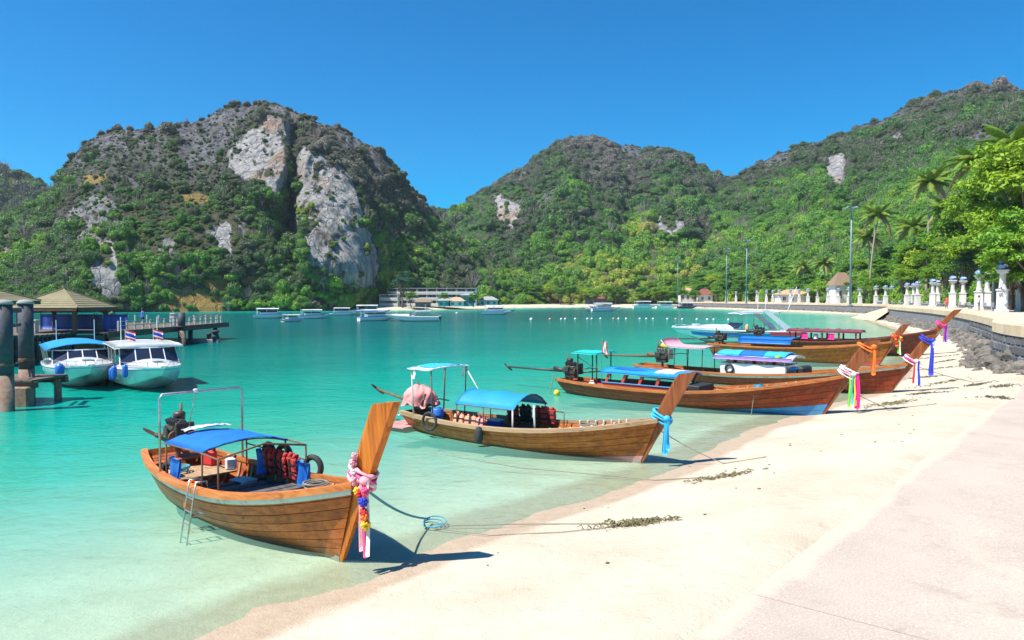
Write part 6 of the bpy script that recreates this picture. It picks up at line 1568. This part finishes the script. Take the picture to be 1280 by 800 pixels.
def tree(v, x, y, zb, H, rad, label, group, rz=0, name='broadleaf_tree'):
    cm, tm = TV[v]; r = thing(name, label, 'tree', (x, y, zb), rz, group); ch = max(H - rad*.75, rad*.6)
    c = bpy.data.objects.new('crown', cm); link(c, r); c.location = (0, 0, ch); c.scale = (rad, rad, rad)
    t = bpy.data.objects.new('trunk', tm); link(t, r); k = rad/3.2; t.scale = (k, k, ch/4.6); return r
rg = np.random.default_rng(77)
envx, envy = [820, 900, 960, 1000, 1060, 1100, 1140, 1170, 1200, 1230, 1260, 1320], [350, 338, 332, 335, 330, 318, 300, 276, 240, 210, 190, 165]
bx, bd = [820, 880, 930, 1000, 1060, 1113, 1190, 1250, 1280, 1340], [404, 390, 366, 286, 240, 204, 138, 100, 86, 70]
def place_tree(px, dd, topy, rad, v, lab, grp):
    d = float(np.interp(px, bx, bd)) + dd; x = (px - 640)/900*d; zb = groundC(x, d) - .2; top = EYE + (374 - topy)/900*d
    tree(v, x, d, zb, max(top - zb, rad*1.5), rad, lab, grp, rg.uniform(0, 6.28))
# tall bright trees at the right
for px, dd, ty, rad, v in ((1292, 4, 172, 8.4, 0), (1262, 12, 196, 7.6, 2), (1238, 20, 222, 7.2, 0), (1214, 26, 246, 7.0, 0), (1275, 0, 240, 6.2, 0), (1246, 4, 268, 6.0, 2), (1300, -6, 262, 5.6, 1), (1222, 8, 284, 5.8, 2), (1196, 18, 272, 6.6, 2), (1176, 30, 282, 7.0, 0), (1200, 4, 312, 5.0, 0), (1262, -6, 312, 4.0, 1), (1282, -8, 300, 4.6, 1), (1160, 20, 306, 6.0, 2), (1178, 8, 326, 5.0, 0)):
    place_tree(px, dd, ty, rad, v, '%s %s tree in the bright clump beside the nearest columns' % ('towering' if ty < 230 else 'tall' if ty < 275 else 'shorter' if ty < 305 else 'low', ('dense yellow-green', 'darker green', 'loose yellow-green')[v]), 'bright trees beside the nearest columns')
place_tree(1207, -1, 318, 2.8, 4, 'blue-green casuarina tree behind the nearest columns', None); place_tree(1185, 2, 326, 2.6, 4, 'smaller blue-green casuarina tree among the bright trees', None)
# the belt of trees behind the promenade
for i in range(58):
    px = 800 + 385*(i + .5)/58 + rg.uniform(-4, 4); row = i % 3; d = float(np.interp(px, bx, bd)); e = float(np.interp(px, envx, envy))
    ty = e + (26, 12, 0)[row] + rg.uniform(-5, 6); rad = rg.uniform(3.2, 5.2)*(1.0 if d < 250 else 1.25)
    vv = int(rg.choice([0, 1, 2, 3, 1, 3]))
    place_tree(px, (2, 12, 26)[row] + rg.uniform(-3, 4), ty, rad, vv, '%s leafy tree in the %s of the belt behind the promenade columns' % (('yellow-green', 'mid-green', 'flat-topped yellow-green', 'tall-crowned mid-green')[vv], ('front row', 'middle row', 'back row')[row]), 'belt of trees behind the promenade columns')
# trees behind the far beach
for i in range(30):
    px = 470 + 380*(i + .5)/30 + rg.uniform(-5, 5)
    if 484 < px < 592 and i % 3: continue
    d = 408 + rg.uniform(-6, 20) if px > 600 else 312 + rg.uniform(-4, 10)
    if 484 < px < 592: d = 293 + rg.uniform(0, 5)
    x = (px - 640)/900*d; h_ = rg.uniform(8, 13) if not 484 < px < 592 else rg.uniform(4.5, 7)
    tree(int(rg.choice([1, 3, 1, 0, 3])), x, d, 1.4, h_, h_*.52, 'rounded green tree behind the sand of the far beach' if not 484 < px < 592 else 'small green tree in front of the hotel', 'trees along the far beach' if not 484 < px < 592 else 'trees in front of the hotel', rg.uniform(0, 6.28))
for x_, y_, h_ in ((93.5, 371, 6.5), (104, 366, 8), (89, 377, 7.5), (101, 383, 11), (96, 380, 6)): tree(1 if h_ > 7 else 3, x_, y_, 2.6, h_, h_*.5, 'green tree crowding round the red-roofed house', 'trees round the red-roofed house', h_)
tree(4, -45, 296, 1.3, 13, 5.2, 'feathery blue-green casuarina beside the end of the hotel', None, 0, 'casuarina_tree')

def frond_mesh(seed, mat, droop, L=4.2):
    rg = np.random.default_rng(seed); mb = MB(); n = 12; P = []
    for i in range(n):
        f = i/(n-1); P.append(Vector((L*f*(1 - .12*droop*f), 0, L*(.42*f - (.30 + .62*droop)*f*f))))
    mb.tube(P, [.05*(1 - .8*i/(n-1)) for i in range(n)], 5)
    for i in range(34):
        f = .12 + .86*i/33; j = f*(n-1); a = int(min(j, n-2)); p = P[a].lerp(P[a+1], j - a); t = (P[a+1] - P[a]).normalized(); ln = .95*math.sin(math.pi*min(1, .18 + .8*f))**.7
        for sd in (-1, 1):
            q = p + t*ln*.45 + Vector((0, sd*ln*.72, -ln*(.35 + .3*droop + rg.uniform(-.1, .15)))); m_ = p.lerp(q, .5) + Vector((0, 0, ln*.10)); w = .075
            mb.add([p - t*w, p + t*w, m_ + t*w*1.3, q, m_ - t*w*1.3], [(0, 1, 2, 4), (4, 2, 3)])
    return mb.mesh('frond', mat)
FR = [frond_mesh(i, L_palm, .25 + .35*i) for i in range(3)]; FRD = frond_mesh(9, L_palmdry, 1.7)
def palm(x, y, zb, H, lean, label, sc=1.0, seed=0):
    rg = random.Random(seed); r = thing('coconut_palm', label, 'palm tree', (x, y, zb), 0, 'coconut palms above the promenade')
    P = [Vector((lean[0]*f**1.8, lean[1]*f**1.8, H*f)) for f in np.linspace(0, 1, 9)]; P[0].z -= .4
    MB().tube(P, [.26*sc, .2*sc] + [.17*sc]*6 + [.15*sc], 9).build('trunk', M_pbark, r, True); top = P[-1]
    for k in range(24):
        el = -.15 + 1.15*(1 - k/24.); o = bpy.data.objects.new('frond', FR[0 if k < 9 else (1 if k < 17 else 2)] if k < 21 else FRD); link(o, r)
        o.location = top; o.rotation_euler = (rg.uniform(-.25, .25), -el*.75 + rg.uniform(-.12, .12), k*2.399 + rg.uniform(-.2, .2)); s_ = sc*rg.uniform(.85, 1.1); o.scale = (s_, s_, s_)
    for k in range(5):
        a = k*1.26; MB().lathe([(.02, -.15), (.12, -.06), (.13, .05), (.03, .15)], 8, top + Vector((.22*math.cos(a), .22*math.sin(a), -.25))).build('coconut', M_bark, r, True)
    return r
for i, (px, ty, d, sc, lx, lab) in enumerate(((1097, 262, 222, 1.5, 2.6, 'leaning coconut palm with bare pale trunk near the clear floodlight mast'), (1163, 222, 165, 1.45, 1.0, 'tall coconut palm standing high above the tree belt'), (1222, 196, 124, 1.3, -1.5, 'coconut palm beside the floodlight mast among the bright trees'),
                                              (1268, 176, 100, 1.3, 1.2, 'tallest coconut palm over the bright clump of trees'), (1142, 278, 186, 1.4, -.8, 'short coconut palm with drooping fronds below the tall one'), (1003, 326, 292, 1.25, .4, 'coconut palm behind the middle columns'), (1030, 322, 270, 1.2, -.5, 'slim coconut palm next to the thatched hut'),
                                              (1085, 290, 232, 1.4, -1.0, 'coconut palm close behind the leaning one'), (960, 340, 345, 1.2, .6, 'small coconut palm over the far columns'), (1185, 256, 150, 1.3, .9, 'coconut palm half sunk in the bright trees'))):
    x = (px - 640)/900*d; zb = groundC(x, d); top = EYE + (374 - ty - 8)/900*d; palm(x - lx, d, zb, max(6, top - zb), (lx, .5), lab, sc, i)

# ================================================================ BUILDINGS
M_hw = M('white_render', (.66, .66, .63), (.58, .58, .55), .4, .8); M_hd = M('dark_window', (.05, .07, .09), (.08, .1, .12), 1, .3); M_hr = M('grey_roof', (.34, .33, .32), (.26, .25, .25), .5, .8)  # the window colour is a plain dark blue-grey, also on hut walls
M_turq = M('turquoise_paint', (.05, .42, .44), (.05, .36, .4), .6, .6); M_rt = M('red_roof_tile', (.26, .085, .06), (.2, .06, .045), .8, .8, .05, 3); M_ot = M('sandy_roof', (.52, .34, .21), (.44, .28, .17), .8, .85); M_thatch = M('thatch', (.30, .20, .13), (.2, .135, .09), 2, .95, .05, 8)
def hotel(x0, x1, y, z, floors, fh, label):
    r = thing('hotel_building', label, 'building', (x0, y, z)); w = x1 - x0; D = 12
    MB().box((w/2, D/2 + 1.4, floors*fh/2), (w, D - 2.8, floors*fh)).build('wall', M_hw, r)
    for f in range(floors + 1): MB().box((w/2, D/2 - .3, f*fh), (w + .8, D + .4, .32)).build('floor_slab', M_hw if f < floors else M_hr, r)
    nb = int(w/4.2)
    for f in range(floors):
        MB().box((w/2, -.35, f*fh + .7), (w, .12, .9)).build('balcony_rail', M_hw, r)
        for k in range(nb):
            x = (k + .5)*w/nb; wn = MB().box((x, 1.33, f*fh + 1.45), (2.6, .12, 2.1)).build('window', M_hd, r); MB().box((x, 1.25, f*fh + 1.45), (.1, .1, 2.1)).build('frame', M_hw, wn)
    for k in range(nb + 1): MB().box((k*w/nb, -.1, floors*fh/2), (.28, .5, floors*fh)).build('pillar', M_hw, r)
    return r
hotel(-53.2, -15.4, 308, 1.5, 3, 2.5, 'long white three-storey hotel with balconies behind the far beach'); hotel(-55.4, -48, 302, 1.5, 2, 2.4, 'low white wing at the cliff end of the hotel')
def house(x, y, z, w, d, h, rh, wallm, roofm, label, over=.8, name='beach_house', rz=0):
    r = thing(name, label, 'house', (x, y, z), rz); MB().box((0, 0, h/2), (w, d, h)).build('wall', wallm, r)
    a, b = w/2 + over, d/2 + over
    MB().add([(-a, -b, h), (a, -b, h), (a, b, h), (-a, b, h), (-a*.35, 0, h + rh), (a*.35, 0, h + rh)], [(0, 1, 5, 4), (1, 2, 5), (2, 3, 4, 5), (3, 0, 4), (3, 2, 1, 0)]).build('roof', roofm, r)
    for k in range(max(2, int(w/2.6))):
        n = max(2, int(w/2.6)); wx = (k + .5)*w/n - w/2; wn = MB().box((wx, -d/2 - .03, h*.5), (1.1, .08, h*.45)).build('window', M_hd, r); MB().box((wx, -d/2 - .09, h*.5), (.07, .06, h*.45)).build('frame', M_hw, wn)
    return r
house(-27.5, 294, 1.4, 5, 4, 2.4, 1.0, M_turq, M_hr, 'turquoise beach hut in front of the hotel'); house(-18.5, 299, 1.4, 5, 4, 4.6, .7, M_turq, M_hr, 'tall turquoise kiosk at the end of the hotel'); house(-36, 292, 1.4, 6, 4, 1.8, 1.4, M_hd, M_thatch, 'brown thatched beach bar in front of the hotel'); house(-22.6, 294, 1.4, 6, 4, 2.2, 1.6, M_hw, M_ot, 'sandy-roofed stall between the turquoise huts')
house(-10.5, 322, 1.4, 8, 5, 2.6, 1.6, M_hw, M_hr, 'white hut with grey roof past the hotel'); house(48, 418, 1.5, 11, 6, 3.2, 2.6, M_hd, M_rt, 'dark hut with brown roof under the beach trees')
house(100, 374, 3.0, 7, 5, 3.6, 3.2, M_hw, M_rt, 'white house with steep dark red tiled roof by the far wall'); house(95, 392, 3.0, 8, 6, 5.0, 2.6, M_hw, M_ot, 'house with broad sandy orange roof behind the far wall')
house(111, 243, 3.0, 6, 5, 6.0, 4.4, M_hw, M_thatch, 'thatched pavilion behind the floodlight mast'); house(110, 282, 3.0, 12, 6, 3.2, 2.0, M_hw, M_ot, 'white stall with sandy roof behind the far columns')

# ================================================================ WRACK, STONES AND LITTER ON THE SAND
M_weed = M('dry_seaweed', (.13, .115, .045), (.22, .19, .10), 9, .9); M_weed2 = M('dark_wet_wrack', (.06, .055, .03), (.10, .085, .05), 9, .85)
def weed(x, y, lx, ly, n, label, mat, seed, rz=0, hgt=.05):
    rg = np.random.default_rng(seed); mb = MB(); c, s0 = math.cos(rz), math.sin(rz)
    for i in range(n):
        a, b = rg.normal()*lx*.4, rg.normal()*ly*.4; t = rg.uniform(0, 6.28); ln = rg.uniform(.06, .2); P = []
        for f in (0, .5, 1):
            u, w = a + math.cos(t + f)*ln*f, b + math.sin(t + f)*ln*f; X_, Y_ = x + u*c - w*s0, y + u*s0 + w*c
            zz = max(float(sand_z(X_, Y_)), 0) + .01 + rg.uniform(0, hgt)*(1 - abs(f - .5))
            P.append((X_, Y_, zz))
        mb.tube(P, [.012, .011, .004], 4)
    o = mb.build('seaweed_tangle', mat); return tag(o, label, 'seaweed', 'tangles of dried seaweed on the beach')
weed(2.25, 12.85, .9, .22, 150, 'biggest dry seaweed tangle, with rope ends, on the open sand', M_weed, 1, .05, .1); weed(4.9, 16.6, 1.3, .18, 90, 'thin seaweed strand lying on the sand near the golden brown prow', M_weed, 2, .3, .08)
weed(14.6, 27.6, 1.8, .5, 140, 'greenish seaweed patch on the sand beyond the magenta ribbon', M_weed, 3, .5, .08)
for i, (x, y, l) in enumerate(((17.6, 30.5, 2.0), (20.2, 34.5, 2.4), (22.6, 38.0, 2.4), (25.2, 42.5, 2.6), (28.2, 47, 2.6), (30.8, 51.0, 2.6), (17.2, 26.4, 1.0), (21.0, 32.0, 1.6))):
    weed(x + .8*math.sin(i*2.3), y, l*(.55 + .45*math.sin(i*1.7)**2), .42, 90, 'dark line of wet wrack on the sand ' + ('beside the red, white and blue ribbons', 'just past the royal blue cloth', 'between royal blue cloth and garlanded prow', 'below the prow with the red garland', 'near the foot of the tall raked prow', 'farthest along, by the sea wall rubble', 'close to the greenish seaweed patch', 'lying well up the beach, near the rubble')[i], M_weed2, 10 + i, .5*math.sin(i*1.9), .06)
weed(20.4, 29.8, 1.1, .4, 70, 'brown wrack at the far end of the pavement edge', M_weed2, 30, .4, .1)
pebm = ROCKS[0]
for i in range(46):
    x, y = rg.uniform(-2, 16), 0; t = rg.uniform(.12, .95)
    q = SLAB_A + (SLAB_B - SLAB_A)*rg.uniform(.02, .8) - nv*rg.uniform(.4, 5.5); zz = float(sand_z(*q))
    if zz < .03: continue
    o = bpy.data.objects.new('beach_pebble', ROCKS[int(rg.integers(5))]); link(o); s_ = rg.uniform(.012, .04); o.scale = (s_, s_*1.2, s_*.7); o.location = (q[0], q[1], zz + s_*.2); o.rotation_euler = (0, 0, rg.uniform(0, 6))
    tag(o, 'small stray stone on the white sand', 'stone', 'stray stones on the sand')

# ================================================================ AIR
hz = MB().box((0, 655, 126), (3400, 1360, 272)).build('haze', None); tag(hz, 'thin sea haze over the bay', kind='stuff')
hm = bpy.data.materials.new('sea_haze'); hm.use_nodes = True; ht = hm.node_tree; ht.nodes.remove(ht.nodes['Principled BSDF'])
pv = ht.nodes.new('ShaderNodeVolumePrincipled'); pv.inputs['Color'].default_value = (.74, .86, 1, 1); pv.inputs['Density'].default_value = .00011; pv.inputs['Anisotropy'].default_value = .2
ht.links.new(pv.outputs[0], ht.nodes['Material Output'].inputs['Volume']); hz.data.materials.append(hm)
